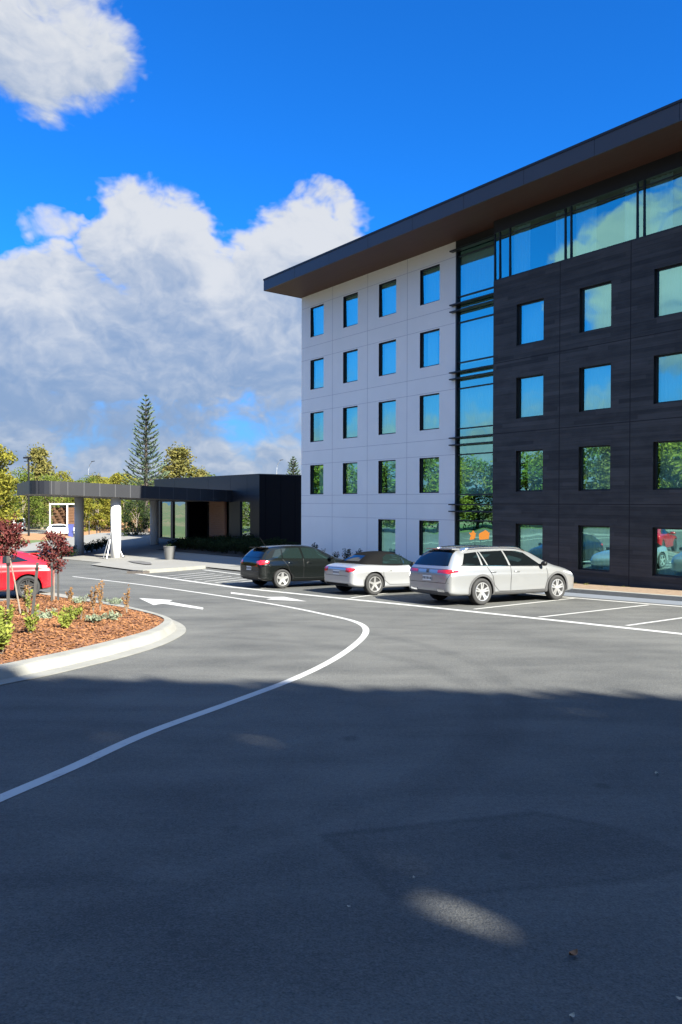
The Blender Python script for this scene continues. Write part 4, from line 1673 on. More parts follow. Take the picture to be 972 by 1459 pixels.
stt = [(-.36, .86, .90, .93, .70, .69, .60), (-.30, .85, .90, .975, .74, .73, .60), (-.05, .84, .89, 1.14, .77, .75, .56), (.25, .83, .88, 1.245, .785, .765, .53), (.6, .82, .87, 1.285, .785, .765, .52),
       (.92, .82, .865, 1.272, .785, .765, .52), (1.10, .82, .86, 1.235, .785, .765, .53), (1.13, .82, .86, 1.22, .785, .765, .53)]
mbt = loft(stt, top_section)
so = mbt.build('soft_top', M_fabric, c.t, smooth=True)
md = so.modifiers.new('s', 'SUBSURF')
md.levels = md.render_levels = 2
me = eval_mesh(so)
so.modifiers.clear()
so.data = me
sts = [(1.12, .82, .86, 1.222, .785, .765, .525), (1.16, .82, .86, 1.205, .785, .765, .53), (1.45, .82, .86, 1.04, .785, .765, .60), (1.72, .82, .865, .915, .77, .75, .66)]
mbt = loft(sts, top_section)
ws = mbt.build('windscreen', M_cglass2, c.t, smooth=True)
md = ws.modifiers.new('s', 'SUBSURF')
md.levels = md.render_levels = 2
me = eval_mesh(ws)
ws.modifiers.clear()
ws.data = me
c.grab([so, ws])
c.mirror(1.42, .86, M_trim, .85)
for s in (-1, 1):
    c.patch('side_window', [(.36, .905), (1.40, .895)], [(.44, 1.10), (.62, 1.185), (1.02, 1.185), (1.12, 1.165)], M_cglass2, 'side', s)
    mb = MB()
    c.seam(mb, [(1.10, 1.205), (1.62, .90)], .045, s, .012)
    mb.build('screen_pillar', M_silver2, c.t)
    c.door([(.30, .85), (.34, .45), (.55, .30), (1.60, .28), (1.68, .55), (1.66, .84)], s, (.55, .72))
    c.patch('tail_lamp', [(s * .50, .70), (s * .66, .675), (s * .80, .73)], [(s * .50, .80), (s * .66, .81), (s * .80, .80)], M_tail, 'rear', off=.008)
    c.patch('tail_lamp', [(-.775, .70), (-.60, .76)], [(-.75, .80), (-.62, .785)], M_tail, 'side', s, .008)
    c.patch('head_lamp', [(2.75, .64), (3.05, .56)], [(2.65, .70), (2.95, .655)], M_head, 'side', s, .008)
c.patch('rear_screen', [(-.42, .985), (.42, .985)], [(-.33, 1.15), (.33, 1.15)], M_cglass, 'rear', off=.008)
c.patch('bumper_trim', [(-.6, .28), (.6, .28)], [(-.6, .345), (.6, .345)], M_trim, 'rear', off=.008, nu=16)
mb = MB()
c.patch('', [(-.62, .565), (.62, .565)], [(-.62, .575), (.62, .575)], None, 'rear', off=.005, nu=16, nv=1, mb=mb)
c.patch('', [(-.56, .80), (.56, .80)], [(-.56, .81), (.56, .81)], None, 'rear', off=.005, nu=16, nv=1, mb=mb)
mb.build('boot_seam', M_trim, c.t)
c.plate(0, .66)
c.cut_wells()
c.wheels(5, 'star')
c.put(G(532, 847.8), HEAD)
roadster = c

# ---------------- black hatchback
st = [(-.80, .42, .66, .70, .60, .58, .5), (-.79, .33, .78, .86, .74, .71, .62), (-.74, .27, .87, .98, .82, .78, .67), (-.62, .24, .92, 1.14, .855, .815, .64), (-.48, .22, .935, 1.275, .868, .84, .60),
      (-.34, .21, .94, 1.36, .872, .85, .565), (0, .20, .935, 1.41, .875, .855, .56), (.6, .19, .92, 1.43, .875, .857, .565), (1.1, .19, .905, 1.42, .875, .855, .565), (1.45, .19, .90, 1.365, .875, .853, .565),
      (1.8, .19, .895, 1.20, .875, .85, .60), (2.15, .19, .885, 1.02, .876, .84, .67), (2.35, .19, .865, .965, .876, .835, .68), (2.7, .20, .82, .91, .872, .82, .66), (3.05, .22, .75, .82, .84, .78, .61),
      (3.27, .26, .65, .70, .76, .71, .54), (3.38, .32, .56, .59, .66, .63, .48), (3.41, .38, .49, .52, .56, .54, .42)]
c = Car('hatchback_car', 'black five door hatchback at the left end of the parked row', 'car', M_blackp, st, 2.66, 0.315, 1.75)
c.mirror(1.85, .94, M_blackp)
for s in (-1, 1):
    c.patch('side_window', [(-.36, 1.02), (-.02, .985)], [(-.16, 1.255), (.04, 1.29)], M_cglass2, 'side', s)
    c.patch('side_window', [(.03, .985), (.76, .97)], [(.08, 1.295), (.74, 1.325)], M_cglass2, 'side', s)
    c.patch('side_window', [(.83, .965), (1.82, .945)], [(.81, 1.325), (1.10, 1.32), (1.36, 1.275)], M_cglass2, 'side', s)
    c.door([(.02, .95), (.20, .74), (.30, .50), (.46, .34), (.80, .33), (.80, .96)], s, (.28, .84))
    c.door([(.80, .33), (1.98, .33), (2.06, .6), (2.03, .88)], s, (1.0, .825))
    c.patch('tail_lamp', [(s * .52, .79), (s * .79, .80)], [(s * .52, .90), (s * .79, .93)], M_tail, 'rear', off=.008)
    c.patch('tail_lamp', [(-.775, .78), (-.50, .84)], [(-.73, .93), (-.48, .90)], M_tail, 'side', s, .008)
    c.patch('head_lamp', [(2.95, .68), (3.22, .61)], [(2.85, .735), (3.15, .69)], M_head, 'side', s, .008)
    c.patch('sill_trim', [(.42, .22), (2.24, .215)], [(.42, .275), (2.24, .27)], M_trim, 'side', s, .010, 16, 2)
c.patch('rear_screen', [(-.66, 1.02), (.66, 1.02)], [(-.50, 1.315), (.50, 1.315)], M_cglass, 'rear', off=.008)
c.patch('windscreen', [(-.68, 1.0), (.68, 1.0)], [(-.50, 1.34), (.50, 1.34)], M_cglass2, 'front', off=.008)
c.patch('bumper_trim', [(-.6, .28), (.6, .28)], [(-.6, .36), (.6, .36)], M_trim, 'rear', off=.008, nu=16)
mb = MB()
c.patch('', [(-.66, .555), (.66, .555)], [(-.66, .565), (.66, .565)], None, 'rear', off=.006, nu=16, nv=1, mb=mb)
mb.build('tailgate_seam', M_greytrim, c.t)
c.plate(0, .655)
mb = MB()
h, nn = c.cast((-.20, 0, 4), (0, 0, -1))
mb.tube([(-.20, 0, h.z), (-.22, 0, h.z + .03), (-.42, 0, h.z + .30)], [.018, .008, .004], 6)
mb.build('aerial', M_trim, c.t)
mb = MB()
mb.box(-.56, -.34, -.50, .50, 1.325, 1.35)
mb.build('spoiler', M_blackp, c.t)
c.cut_wells()
c.wheels(5, 'wide')
c.put(G(401, 838.3), HEAD)
hatch = c

# ---------------- red hatchback at the left edge (only its tail is in the picture)
st = [(-.72, .42, .66, .70, .60, .58, .5), (-.715, .33, .80, .88, .74, .71, .62), (-.67, .27, .89, .99, .82, .78, .67), (-.52, .24, .93, 1.09, .855, .815, .64), (-.30, .22, .935, 1.20, .868, .84, .58),
      (.0, .21, .93, 1.29, .872, .85, .55), (.5, .20, .915, 1.36, .875, .855, .55), (.9, .19, .90, 1.39, .875, .857, .555), (1.2, .19, .89, 1.375, .875, .855, .56), (1.5, .19, .885, 1.30, .875, .853, .565),
      (1.9, .19, .875, 1.10, .875, .85, .62), (2.2, .19, .86, .965, .876, .84, .67), (2.7, .20, .80, .88, .872, .82, .66), (3.05, .22, .73, .79, .84, .78, .61),
      (3.27, .26, .62, .67, .76, .71, .54), (3.38, .32, .54, .57, .66, .63, .48), (3.41, .38, .47, .50, .56, .54, .42)]
c = Car('hatchback_car', 'bright red hatchback seen side on behind the young purple trees', 'car', M_red, st, 2.65, 0.318, 1.75)
c.mirror(1.82, .92, M_red)
for s in (-1, 1):
    c.patch('side_window', [(-.02, 1.04), (.52, .985), (.66, .975)], [(.02, 1.06), (.40, 1.22), (.66, 1.265)], M_cglass, 'side', s)
    c.patch('side_window', [(.72, .975), (1.84, .93)], [(.70, 1.27), (1.05, 1.28), (1.42, 1.215)], M_cglass, 'side', s)
    c.door([(.66, .33), (.68, .96), (.72, 1.25)], s)
    c.door([(.68, .33), (1.98, .33), (2.06, .6), (2.03, .86)], s, (.9, .84))
    c.patch('tail_lamp', [(s * .50, .79), (s * .79, .80)], [(s * .50, .88), (s * .79, .90)], M_tail, 'rear', off=.008)
    c.patch('tail_lamp', [(-.775, .80), (-.46, .86)], [(-.72, .90), (-.42, .895)], M_tail, 'side', s, .008)
    c.patch('sill_trim', [(.42, .22), (2.24, .215)], [(.42, .30), (2.24, .295)], M_red, 'side', s, .012, 16, 2)
    c.patch('head_lamp', [(2.95, .66), (3.22, .59)], [(2.85, .715), (3.15, .67)], M_head, 'side', s, .008)
c.patch('rear_screen', [(-.62, 1.0), (.62, 1.0)], [(-.48, 1.27), (.48, 1.27)], M_cglass, 'rear', off=.008)
c.patch('windscreen', [(-.66, .98), (.66, .98)], [(-.50, 1.29), (.50, 1.29)], M_cglass, 'front', off=.008)
c.patch('bumper_trim', [(-.6, .28), (.6, .28)], [(-.6, .40), (.6, .40)], M_trim, 'rear', off=.008, nu=16)
c.plate(0, .66)
mb = MB()
mb.box(-.30, -.02, -.50, .50, 1.225, 1.25)
mb.build('spoiler', M_red, c.t)
c.cut_wells()
c.wheels(5, 'twin', mat('dark_alloy', (0.10, 0.10, 0.105), 0.35, metal=0.8))
c.put(G(39.5, 853), radians(203), 'left')

# ---------------- far vehicles
def far_van(px, py, heading, label):
    p = G(px, py)
    st = [(-1.2, .45, 1.0, 1.25, .78, .78, .70), (-1.18, .35, 1.15, 1.75, .84, .83, .76), (-1.1, .32, 1.2, 1.98, .86, .85, .74), (0, .3, 1.2, 2.02, .87, .86, .74), (1.8, .3, 1.18, 2.0, .87, .86, .74),
          (2.4, .3, 1.15, 1.85, .87, .85, .72), (2.9, .3, 1.08, 1.45, .86, .83, .70), (3.2, .32, 1.0, 1.12, .84, .80, .68), (3.5, .36, .85, .92, .76, .72, .6), (3.56, .45, .7, .74, .62, .6, .5)]
    c = Car('van', label, 'van', M_whitecar, st, 2.7, 0.33, 1.76, sub=1)
    for s in (-1, 1):
        c.patch('side_window', [(-.6, 1.25), (1.4, 1.25)], [(-.6, 1.72), (1.4, 1.72)], M_cglass, 'side', s)
        c.patch('side_window', [(1.5, 1.22), (2.55, 1.2)], [(1.5, 1.72), (2.1, 1.70)], M_cglass, 'side', s)
        c.patch('tail_lamp', [(s * .66, .8), (s * .78, .8)], [(s * .66, 1.15), (s * .78, 1.15)], M_tail, 'rear')
    c.patch('rear_screen', [(-.62, 1.28), (.62, 1.28)], [(-.56, 1.75), (.56, 1.75)], M_cglass, 'rear')
    c.patch('windscreen', [(-.7, 1.2), (.7, 1.2)], [(-.58, 1.75), (.58, 1.75)], M_cglass, 'front')
    c.plate(0, .72)
    c.wheels(5, 'wide')
    c.put(p, heading)
    return c


far_van(36, 757, radians(112), 'white van seen from behind, parked far off under the yellow-green trees')
st0 = [(-.80, .42, .66, .70, .60, .58, .5), (-.78, .3, .80, .88, .76, .73, .62), (-.6, .24, .90, 1.10, .85, .81, .62), (-.34, .21, .93, 1.36, .87, .85, .56), (.6, .19, .92, 1.44, .875, .857, .565),
       (1.3, .19, .90, 1.40, .875, .853, .565), (2.1, .19, .885, 1.02, .876, .84, .67), (2.7, .20, .82, .91, .872, .82, .66), (3.15, .22, .72, .78, .82, .76, .6), (3.38, .34, .55, .58, .62, .6, .46)]
c = Car('hatchback_car', 'small white car far off beside the white framed trailer', 'car', M_whitecar, st0, 2.6, 0.31, 1.75, sub=1)
for s in (-1, 1):
    c.patch('side_window', [(-.3, 1.0), (1.8, .96)], [(-.1, 1.28), (1.3, 1.28)], M_cglass, 'side', s)
c.patch('rear_screen', [(-.6, 1.02), (.6, 1.02)], [(-.5, 1.3), (.5, 1.3)], M_cglass, 'rear')
c.wheels(5, 'wide')
c.put(G(76, 763), radians(20))

# trailer with a white frame and a dark timber load
p = G(91, 762)
t = thing('box_trailer', 'open box trailer with white frame around its brown timber load', 'trailer', p, radians(-12))
mb = MB()
for x in (-1.25, 1.13):
    mb.box(x, x + .12, -1.2, -1.08, .55, 3.95)
    mb.box(x, x + .12, 1.08, 1.2, .55, 3.95)
mb.box(-1.13, 1.13, -1.2, -1.08, 3.79, 3.95)
mb.box(-1.25, 1.25, -1.08, 1.2, 3.84, 3.95)
mb.box(-1.25, 1.25, -1.19, 1.2, .45, .55)
mb.box(-1.25, 1.25, 1.1, 1.2, .56, 3.8)
mb.build('frame', M_whitep, t)
mb = MB()
for k in range(9):
    for j in range(8):
        x = -1.1 + k * .245
        mb.box(x, x + .2, -.9 + .1 * ((k * 7 + j * 3) % 4), 1.0, .6 + j * .36, .6 + j * .36 + .33)
mb.build('timber_load', mat('brown_timber_load', (0.12, 0.055, 0.025), .8, vary=.6, vscale=1.5), t)
for x in (-1.3, 1.3):
    mb = MB()
    mb.lathe([(0, -.1), (.34, -.1), (.34, .1), (0, .1)], 20, 'y', (x * .85, 0, .34))
    mb.build('wheel', M_rubber, t)
p = G(101, 766)
t = thing('wheelie_bin', 'navy blue wheelie bin standing in front of the white framed trailer', 'bin', p, radians(20))
mb = MB()
mb.add([(-.26, -.3, .08), (.26, -.3, .08), (.26, .3, .08), (-.26, .3, .08), (-.33, -.38, 1.5), (.33, -.38, 1.5), (.33, .38, 1.5), (-.33, .38, 1.5)], [(0, 3, 2, 1), (0, 1, 5, 4), (1, 2, 6, 5), (2, 3, 7, 6), (3, 0, 4, 7), (4, 5, 6, 7)])
mb.build('body', M_bluebox, t)
mb = MB()
mb.box(-.35, .35, -.40, .40, 1.505, 1.56)
mb.tube([(-.3, .42, 1.5), (.3, .42, 1.5)], .025)
mb.build('lid', M_bluebox, t)
for x in (-.28, .28):
    mb = MB()
    mb.lathe([(0, -.03), (.1, -.03), (.1, .03), (0, .03)], 16, 'y', (0, 0, 0))
    o = mb.build('wheel', M_rubber, t)
    o.location = (x, .3, .1)
    o.rotation_euler.z = pi / 2
p = G(88, 792)
t = thing('litter_bin', 'black litter bin on the paving left of the canopy columns', 'bin', p, 0.2)
mb = MB()
mb.lathe([(0, 0), (.26, 0), (.31, .08), (.34, 1.0), (.30, 1.02), (.30, .95), (0, .95)], 20, 'z')
mb.build('body', M_binblk, t)
mb = MB()
mb.lathe([(.34, 1.15), (.36, 1.15), (.36, 1.22), (.2, 1.34), (0, 1.37)], 20, 'z')
for a in range(4):
    mb.box(.32 * cos(a * pi / 2) - .015, .32 * cos(a * pi / 2) + .015, .32 * sin(a * pi / 2) - .015, .32 * sin(a * pi / 2) + .015, 1.0, 1.17)
mb.build('lid', M_binblk, t)

# ================================================================== PLANTS
def leaf_quads(mb, c, n, spread, size, rnd, flat=0.0, mi=0, aspect=0.6):
    for _ in range(n):
        while True:
            o = Vector((rnd.uniform(-1, 1), rnd.uniform(-1, 1), rnd.uniform(-1, 1)))
            if o.length <= 1:
                break
        p = c + Vector((o.x * spread[0], o.y * spread[1], o.z * spread[2]))
        d = Vector((rnd.gauss(0, 1), rnd.gauss(0, 1), rnd.gauss(0, 1) * (1 - flat))).normalized()
        s = d.cross(Vector((rnd.gauss(0, 1), rnd.gauss(0, 1), rnd.gauss(0, 1)))).normalized()
        l = size * rnd.uniform(.6, 1.25)
        w = l * aspect
        mb.add([p - d * l * .5, p + s * w * .5, p + d * l * .5, p - s * w * .5], [(0, 1, 2, 3)], mi)


def broad_tree(seed, H, Wd, n_clump=60, per=70, leaf=0.22, low=0.15, shape='round', leafm=None, trunk=0.16):
    """returns (trunk mesh builder, crown mesh builder)"""
    r = random.Random(seed)
    tb, cb = MB(), MB()
    base = Vector((0, 0, -0.1))
    lean = Vector((r.uniform(-.05, .05) * H, r.uniform(-.05, .05) * H, 0))
    topz = H * .86
    spine = [base, Vector((lean.x * .3, lean.y * .3, H * .25)), Vector((lean.x * .7, lean.y * .7, H * .55)), Vector((lean.x, lean.y, topz))]
    tb.tube(spine, [trunk, trunk * .8, trunk * .5, trunk * .15], 8)
    for k in range(n_clump):
        t = (k + r.random()) / n_clump
        z = H * (low + (1 - low) * t)
        if shape == 'round':
            rad = Wd / 2 * sqrt(max(.05, 1 - ((t - .42) / .62) ** 2))
        elif shape == 'cone':
            rad = Wd / 2 * (1.02 - t) ** .8
        elif shape == 'column':
            rad = Wd / 2 * min(1, (1.04 - t) * 2.2) * (.7 + .3 * sin(t * 9))
        else:
            rad = Wd / 2 * (1 - t * .75)
        a = r.uniform(0, 2 * pi)
        f = sqrt(r.uniform(.12, 1.0)) * r.uniform(.8, 1.12)
        c = Vector((lean.x * t + cos(a) * rad * f, lean.y * t + sin(a) * rad * f, z + r.uniform(-.04, .04) * H))
        s = r.uniform(.08, .15) * Wd
        leaf_quads(cb, c, int(per * r.uniform(.6, 1.4)), (s * 1.2, s * 1.2, s * .8), leaf, r)
        if k % 3 == 0 and f > .45:
            zb = max(H * .12, z - rad * .6)
            tb.tube([Vector((lean.x * zb / H, lean.y * zb / H, zb)), (Vector((lean.x * t, lean.y * t, zb)) + c) / 2 + Vector((0, 0, .1 * rad)), c], [trunk * .35, trunk * .2, trunk * .06], 5, cap=False)
    return tb, cb


PROTO = {}


def make_tree(key, name, label, cat, loc, rot, sc, leafm, barkm=M_bark, group=None, **kw):
    """first use builds the meshes, later uses share them"""
    if key not in PROTO:
        tb, cb = broad_tree(**kw)
        tm = tb.build('trunk', barkm)
        cm = cb.build('crown', leafm)
        PROTO[key] = (tm.data, cm.data)
        bpy.data.objects.remove(tm)
        bpy.data.objects.remove(cm)
    t = thing(name, label, cat, loc, rot, group)
    t.scale = sc if isinstance(sc, (tuple, list)) else (sc, sc, sc)
    link('trunk', PROTO[key][0], t)
    link('crown', PROTO[key][1], t)
    return t


KIND = {
    'yellow': dict(leafm=L_yellow, kw=dict(seed=11, H=8.0, Wd=6.4, n_clump=80, per=110, leaf=.29, low=.10)),
    'green': dict(leafm=L_green, kw=dict(seed=12, H=8.0, Wd=6.6, n_clump=75, per=75, leaf=.26, low=.08)),
    'olive': dict(leafm=L_olive, kw=dict(seed=13, H=9.0, Wd=5.6, n_clump=85, per=85, leaf=.27, low=.12, shape='cone')),
    'dark': dict(leafm=L_dark, kw=dict(seed=14, H=5.0, Wd=6.0, n_clump=60, per=70, leaf=.24, low=.04)),
}


def tree(kind, px_base, Y, H, label, rot=0.0, wide=1.0, group=None, name=None):
    k = KIND[kind]
    v = ray(px_base, 717)
    x = v.x / v.y * Y
    s = H / k['kw']['H']
    return make_tree(kind, name or 'broadleaf_tree', label, 'tree', (x, Y, gz(x, Y)), rot, (s * wide, s * wide, s), k['leafm'], group=group, **k['kw'])


tree('yellow', -14, 92, 10.3, 'dense yellow-green tree filling the left edge behind the white van', 0.3, 1.05)
tree('yellow', -75, 95, 10.5, 'yellow-green tree just outside the left edge of the picture', 1.9, 1.1)
tree('green', 33, 108, 8.2, 'dark shadowed tree behind the white van, right of the yellow-green one', 2.2, .9)
tree('olive', 60, 118, 12.2, 'tall loose olive tree rising highest above the left end of the canopy', 0.8, 1.15)
tree('yellow', 88, 124, 8.6, 'low yellow tree at the right foot of the tall olive tree', 2.9, .8)
tree('olive', 38, 120, 7.4, 'thin olive tree behind the dark lamp post', 4.0, .8)
tree('green', 78, 104, 7.4, 'green tree behind the white framed trailer', 0.6, .9)
tree('yellow', 140, 100, 6.6, 'small yellow-green tree seen between the two front columns', 1.2, 1.0)
tree('green', 122, 125, 7.8, 'green tree behind the shaded column', 3.3, 1.0)
tree('yellow', 176, 112, 7.8, 'yellow-green tree seen right of the sunlit column', 5.1, 1.1)
tree('green', 196, 96, 6.6, 'mid green tree left of the conifer trunk', 4.4, .9)
tree('olive', 170, 135, 8.2, 'far olive tree peeping over the middle of the canopy', 2.0, 1.3)
tree('olive', 254, 118, 12.4, 'broad olive-gold tree rising right of the tall conifer', 5.5, 1.45)
tree('olive', 290, 130, 9.5, 'lower olive tree behind the reception roof', 1.1, 1.0)
tree('dark', 196, 70, 4.2, 'low black-green bush at the foot of the tall conifer', 0.4, .62, name='shrub')
tree('green', 232, 92, 6.5, 'green tree seen past the rear column', 0.9, .9)

# --- far tree line beyond, so that no gap opens on the horizon
for i in range(18):
    px = -160 + i * 30
    tree(('green', 'olive', 'yellow')[i % 3], px, 150 + 9 * (i * 7 % 5), 8.0 + (i * 5 % 4) * .6, 'tree in the far row on the skyline beyond the canopy', i * 1.3, 1.5, group='far trees beyond the canopy')

# --- trees on the left that the hotel windows mirror
rnd = random.Random(21)
for i in range(30):
    y = -26 + i * 3.5 + rnd.uniform(-1, 1)
    x = -58 + rnd.uniform(-5, 5)
    k = ('green', 'olive', 'green', 'yellow')[i % 4]
    kk = KIND[k]
    s = rnd.uniform(8.0, 10.0) / kk['kw']['H']
    make_tree(k, 'broadleaf_tree', 'green tree in the row mirrored in the hotel windows', 'tree', (x, y, gz(x, y)), rnd.uniform(0, 6), (s * 1.25, s * 1.25, s), kk['leafm'], group='trees mirrored in the windows', **kk['kw'])

# --- tall conifer with upswept whorls
def norfolk(H, Wd, seed, n_wh=23, z0=0.24):
    r = random.Random(seed)
    tb, cb = MB(), MB()
    tb.tube([(0, 0, -.1), (0, 0, H * .5), (0.03, 0, H * .8), (0, 0, H)], [.27, .17, .08, .02], 10)
    for i in range(n_wh):
        t = i / (n_wh - 1)
        z = H * (z0 + (1 - z0 - .012) * t ** 0.94)
        L = Wd / 2 * ((1 - t) ** .72) * r.uniform(.84, 1.12) + .10
        if t > .25 and t < .8:
            L *= .86
        nb = 6 if t < .9 else 4
        a0 = r.uniform(0, 6)
        for b in range(nb):
            a = a0 + 2 * pi * b / nb + r.uniform(-.16, .16)
            l = L * r.uniform(.86, 1.08)
            rise = .50 * l * r.uniform(.85, 1.15)
            e = Vector((cos(a), sin(a), 0))
            pts = [Vector((0, 0, z)), e * l * .35 + Vector((0, 0, z + rise * .12)), e * l * .7 + Vector((0, 0, z + rise * .48)), e * l + Vector((0, 0, z + rise))]
            tb.tube(pts, [.045, .03, .02, .01], 5, cap=False)
            # needles: a fuzzy sleeve along the outer part of the bough, with side shoots
            side = e.cross(Vector((0, 0, 1)))
            m_ = int(20 + 54 * l / (Wd / 2))
            for q in range(m_):
                f = .20 + .80 * (q / m_)
                sg = min(2, int(f * 3))
                lf = f * 3 - sg
                p = pts[sg].lerp(pts[sg + 1], lf)
                sp = .30 * l * sin(min(1, (1 - f) * 1.6 + .12) * pi * .5) * r.uniform(-1, 1)
                p = p + side * sp * .55 + Vector((0, 0, abs(sp) * .16 + r.uniform(-.03, .06)))
                d = (e * r.uniform(.4, 1) + side * (sp * 1.2 + r.uniform(-.5, .5)) + Vector((0, 0, r.uniform(.15, .7)))).normalized()
                s_ = d.cross(Vector((r.gauss(0, 1), r.gauss(0, 1), r.gauss(0, 1)))).normalized()
                ll, ww = r.uniform(.20, .34), r.uniform(.035, .06)
                cb.add([p - d * ll * .4, p + s_ * ww, p + d * ll * .6, p - s_ * ww], [(0, 1, 2, 3)])
    return tb, cb


def conifer(px, Y, H, Wd, label, seed):
    v = ray(px, 717)
    x = v.x / v.y * Y
    t = thing('conifer_tree', label, 'tree', (x, Y, gz(x, Y)))
    tb, cb = norfolk(H, Wd, seed)
    tb.build('trunk', M_bark2, t)
    cb.build('crown', L_pine, t)


conifer(208, 76, 14.75, 5.6, 'tall tiered conifer with upswept boughs rising behind the canopy', 5)
conifer(418, 105, 10.4, 5.0, 'small conifer tip showing behind the black wall beside the white hotel', 6)

# --- two young purple trees with grey stakes on the island
def young_tree(px, py, H, crown_w, crown_lo, label, seed, lean=0.0):
    p = G(px, py)
    p.z = mulch_z(p.x, p.y)
    t = thing('young_tree', label, 'tree', p)
    r = random.Random(seed)
    tb, cb = MB(), MB()
    top = Vector((lean, 0.02, H * .86))
    sp = [Vector((0, 0, -.03)), Vector((lean * .45, .01, H * .3)), Vector((lean * .85, 0, H * crown_lo)), top]
    tb.tube(sp, [.019, .016, .012, .004], 7)
    for k in range(26):
        f = k / 25
        z0 = H * (crown_lo * .92 + (.80 - crown_lo) * f)
        a = k * 2.4
        rad = crown_w / 2 * (.55 + .55 * sin(pi * min(1, f * .9 + .1))) * r.uniform(.75, 1.08)
        b = Vector((lean * min(1, z0 / (H * crown_lo)), 0, z0))
        e = b + Vector((cos(a) * rad, sin(a) * rad, H * r.uniform(.07, .17)))
        m_ = b.lerp(e, .5) + Vector((0, 0, .02))
        tb.tube([b, m_, e], [.007, .005, .002], 5, cap=False)
        for q in range(7):
            c = b.lerp(e, r.uniform(.3, 1.08))
            leaf_quads(cb, c, 8, (.10, .10, .09), .072, r, aspect=.62)
    tb.build('trunk', M_bark, t)
    cb.build('crown', L_purple, t)


young_tree(77, 868, 1.86, .70, .40, 'young purple-leaved tree at the right, beside the tail of the red car', 31, .0)
young_tree(30, 893, 2.12, .58, .56, 'young purple-leaved tree on a thin leaning trunk at the left edge', 32, -.27)


def stake(px, py, h, label, lean=0.0, th=.055):
    p = G(px, py)
    p.z = mulch_z(p.x, p.y)
    t = thing('tree_stake', label, 'stake', p, .4)
    mb = MB()
    a = th / 2
    v = []
    for z, o in ((-.05, 0), (h, lean)):
        v += [(-a + o, -a, z), (a + o, -a, z), (a + o, a, z), (-a + o, a, z)]
    mb.add(v, [(0, 3, 2, 1), (4, 5, 6, 7), (0, 1, 5, 4), (1, 2, 6, 5), (2, 3, 7, 6), (3, 0, 4, 7)])
    mb.build('post', M_stake, t)
    mb = MB()
    z = h * .86
    mb.box(-a - .006 + lean * .86, a + .006 + lean * .86, -a - .006, a + .006, z, z + .05)
    mb.build('tie', M_trim, t)


stake(12, 905, 1.24, 'dark upright stake nearest the left edge of the island')
stake(46, 896, 1.05, 'leaning grey stake right of the thin tree trunk', .10)
stake(74, 871, .92, 'left one of the two grey stakes holding the right purple tree', .0, .05)
stake(83, 868, .98, 'right one of the two grey stakes holding the right purple tree', .0, .05)


# --- small plants in the mulch
def small_plant(px, py, h, w, leafm, label, seed, kind='bush', leaf=.05):
    p = G(px, py)
    p.z = mulch_z(p.x, p.y)
    t = thing('shrub', label, 'plant', p)
    r = random.Random(seed)
    sb, lb = MB(), MB()
    n = 9 if kind == 'bush' else 6
    for k in range(n):
        a = 2 * pi * k / n + r.uniform(-.4, .4)
        rad = w / 2 * r.uniform(.3, 1)
        hh = h * r.uniform(.55, 1.05)
        if kind == 'upright':
            rad *= .8
        if kind == 'low':
            hh *= .7
        e = Vector((cos(a) * rad, sin(a) * rad, hh))
        m_ = Vector((e.x * .45, e.y * .45, hh * .55))
        sb.tube([(0, 0, -.02), m_, e], [.006, .005, .002], 5, cap=False)
        cnt = 26 if kind != 'upright' else 20
        for q in range(cnt):
            f = r.uniform(.25, 1.04)
            c = (Vector((0, 0, 0)).lerp(m_, f * 2) if f < .5 else m_.lerp(e, f * 2 - 1))
            sp = w * .10
            leaf_quads(lb, c, 2, (sp, sp, sp), leaf, r, aspect=.55 if kind != 'low' else .22)
    sb.build('stem', M_bark, t)
    lb.build('foliage', leafm, t)


PL = [(3, 948, .42, .50, L_lime, 'lime green bush at the left edge close to the kerb', 'bush', .07),
      (8, 922, .45, .5, L_lime, 'lime green bush at the foot of the dark upright stake', 'bush', .07),
      (44, 922, .42, .42, L_lime, 'taller lime green bush just right of the leaning stake foot', 'upright', .07),
      (40, 890, .5, .30, L_lime, 'thin lime shoots beside the leaning stake', 'upright', .05),
      (93, 914, .34, .42, L_lime, 'lime green bush in the open mulch right of the stakes', 'bush', .06),
      (106, 900, .30, .5, L_lime, 'broad green bush in the middle of the mulch', 'bush', .055),
      (116, 900, .34, .2, L_rust, 'thin yellowing shoots right of the broad green bush', 'upright', .04),
      (65, 898, .22, .6, L_grey, 'low grey-green tuft behind the lime bushes', 'low', .09),
      (137, 904, .20, .42, L_grey, 'low silver-grey tuft in the middle of the island', 'low', .09),
      (160, 898, .19, .45, L_grey, 'low silver-grey tuft nearest the island tip', 'low', .09),
      (112, 868, .22, .7, L_grey, 'low grey-green tuft along the far kerb', 'low', .09),
      (165, 868, .18, .6, L_grey, 'flat grey-green tuft behind the rusty plants', 'low', .09),
      (133, 887, .62, .30, L_rust, 'tall rusty plant with reddish tips, left of the pair', 'upright', .05),
      (143, 884, .66, .26, L_rust, 'tall rusty plant with reddish tips, middle of the island', 'upright', .05),
      (181, 885, .58, .26, L_rust, 'tall rusty plant standing nearest the island tip', 'upright', .05),
      (100, 866, .34, .3, L_rust, 'short rusty plant behind the tree stakes', 'upright', .05),
      (38, 870, .40, .35, L_rust, 'short rusty plant beside the thin trunk near the red car', 'upright', .05),
      (-20, 930, .4, .5, L_lime, 'lime green bush outside the left edge', 'bush', .07)]
for i, (px, py, h, w, lm, lab, kd, lf) in enumerate(PL):
    small_plant(px, py, h, w, lm, lab, 100 + i, kd, lf)

# --- dark planting against the reception block, a few weeds along the white wall
r = random.Random(9)


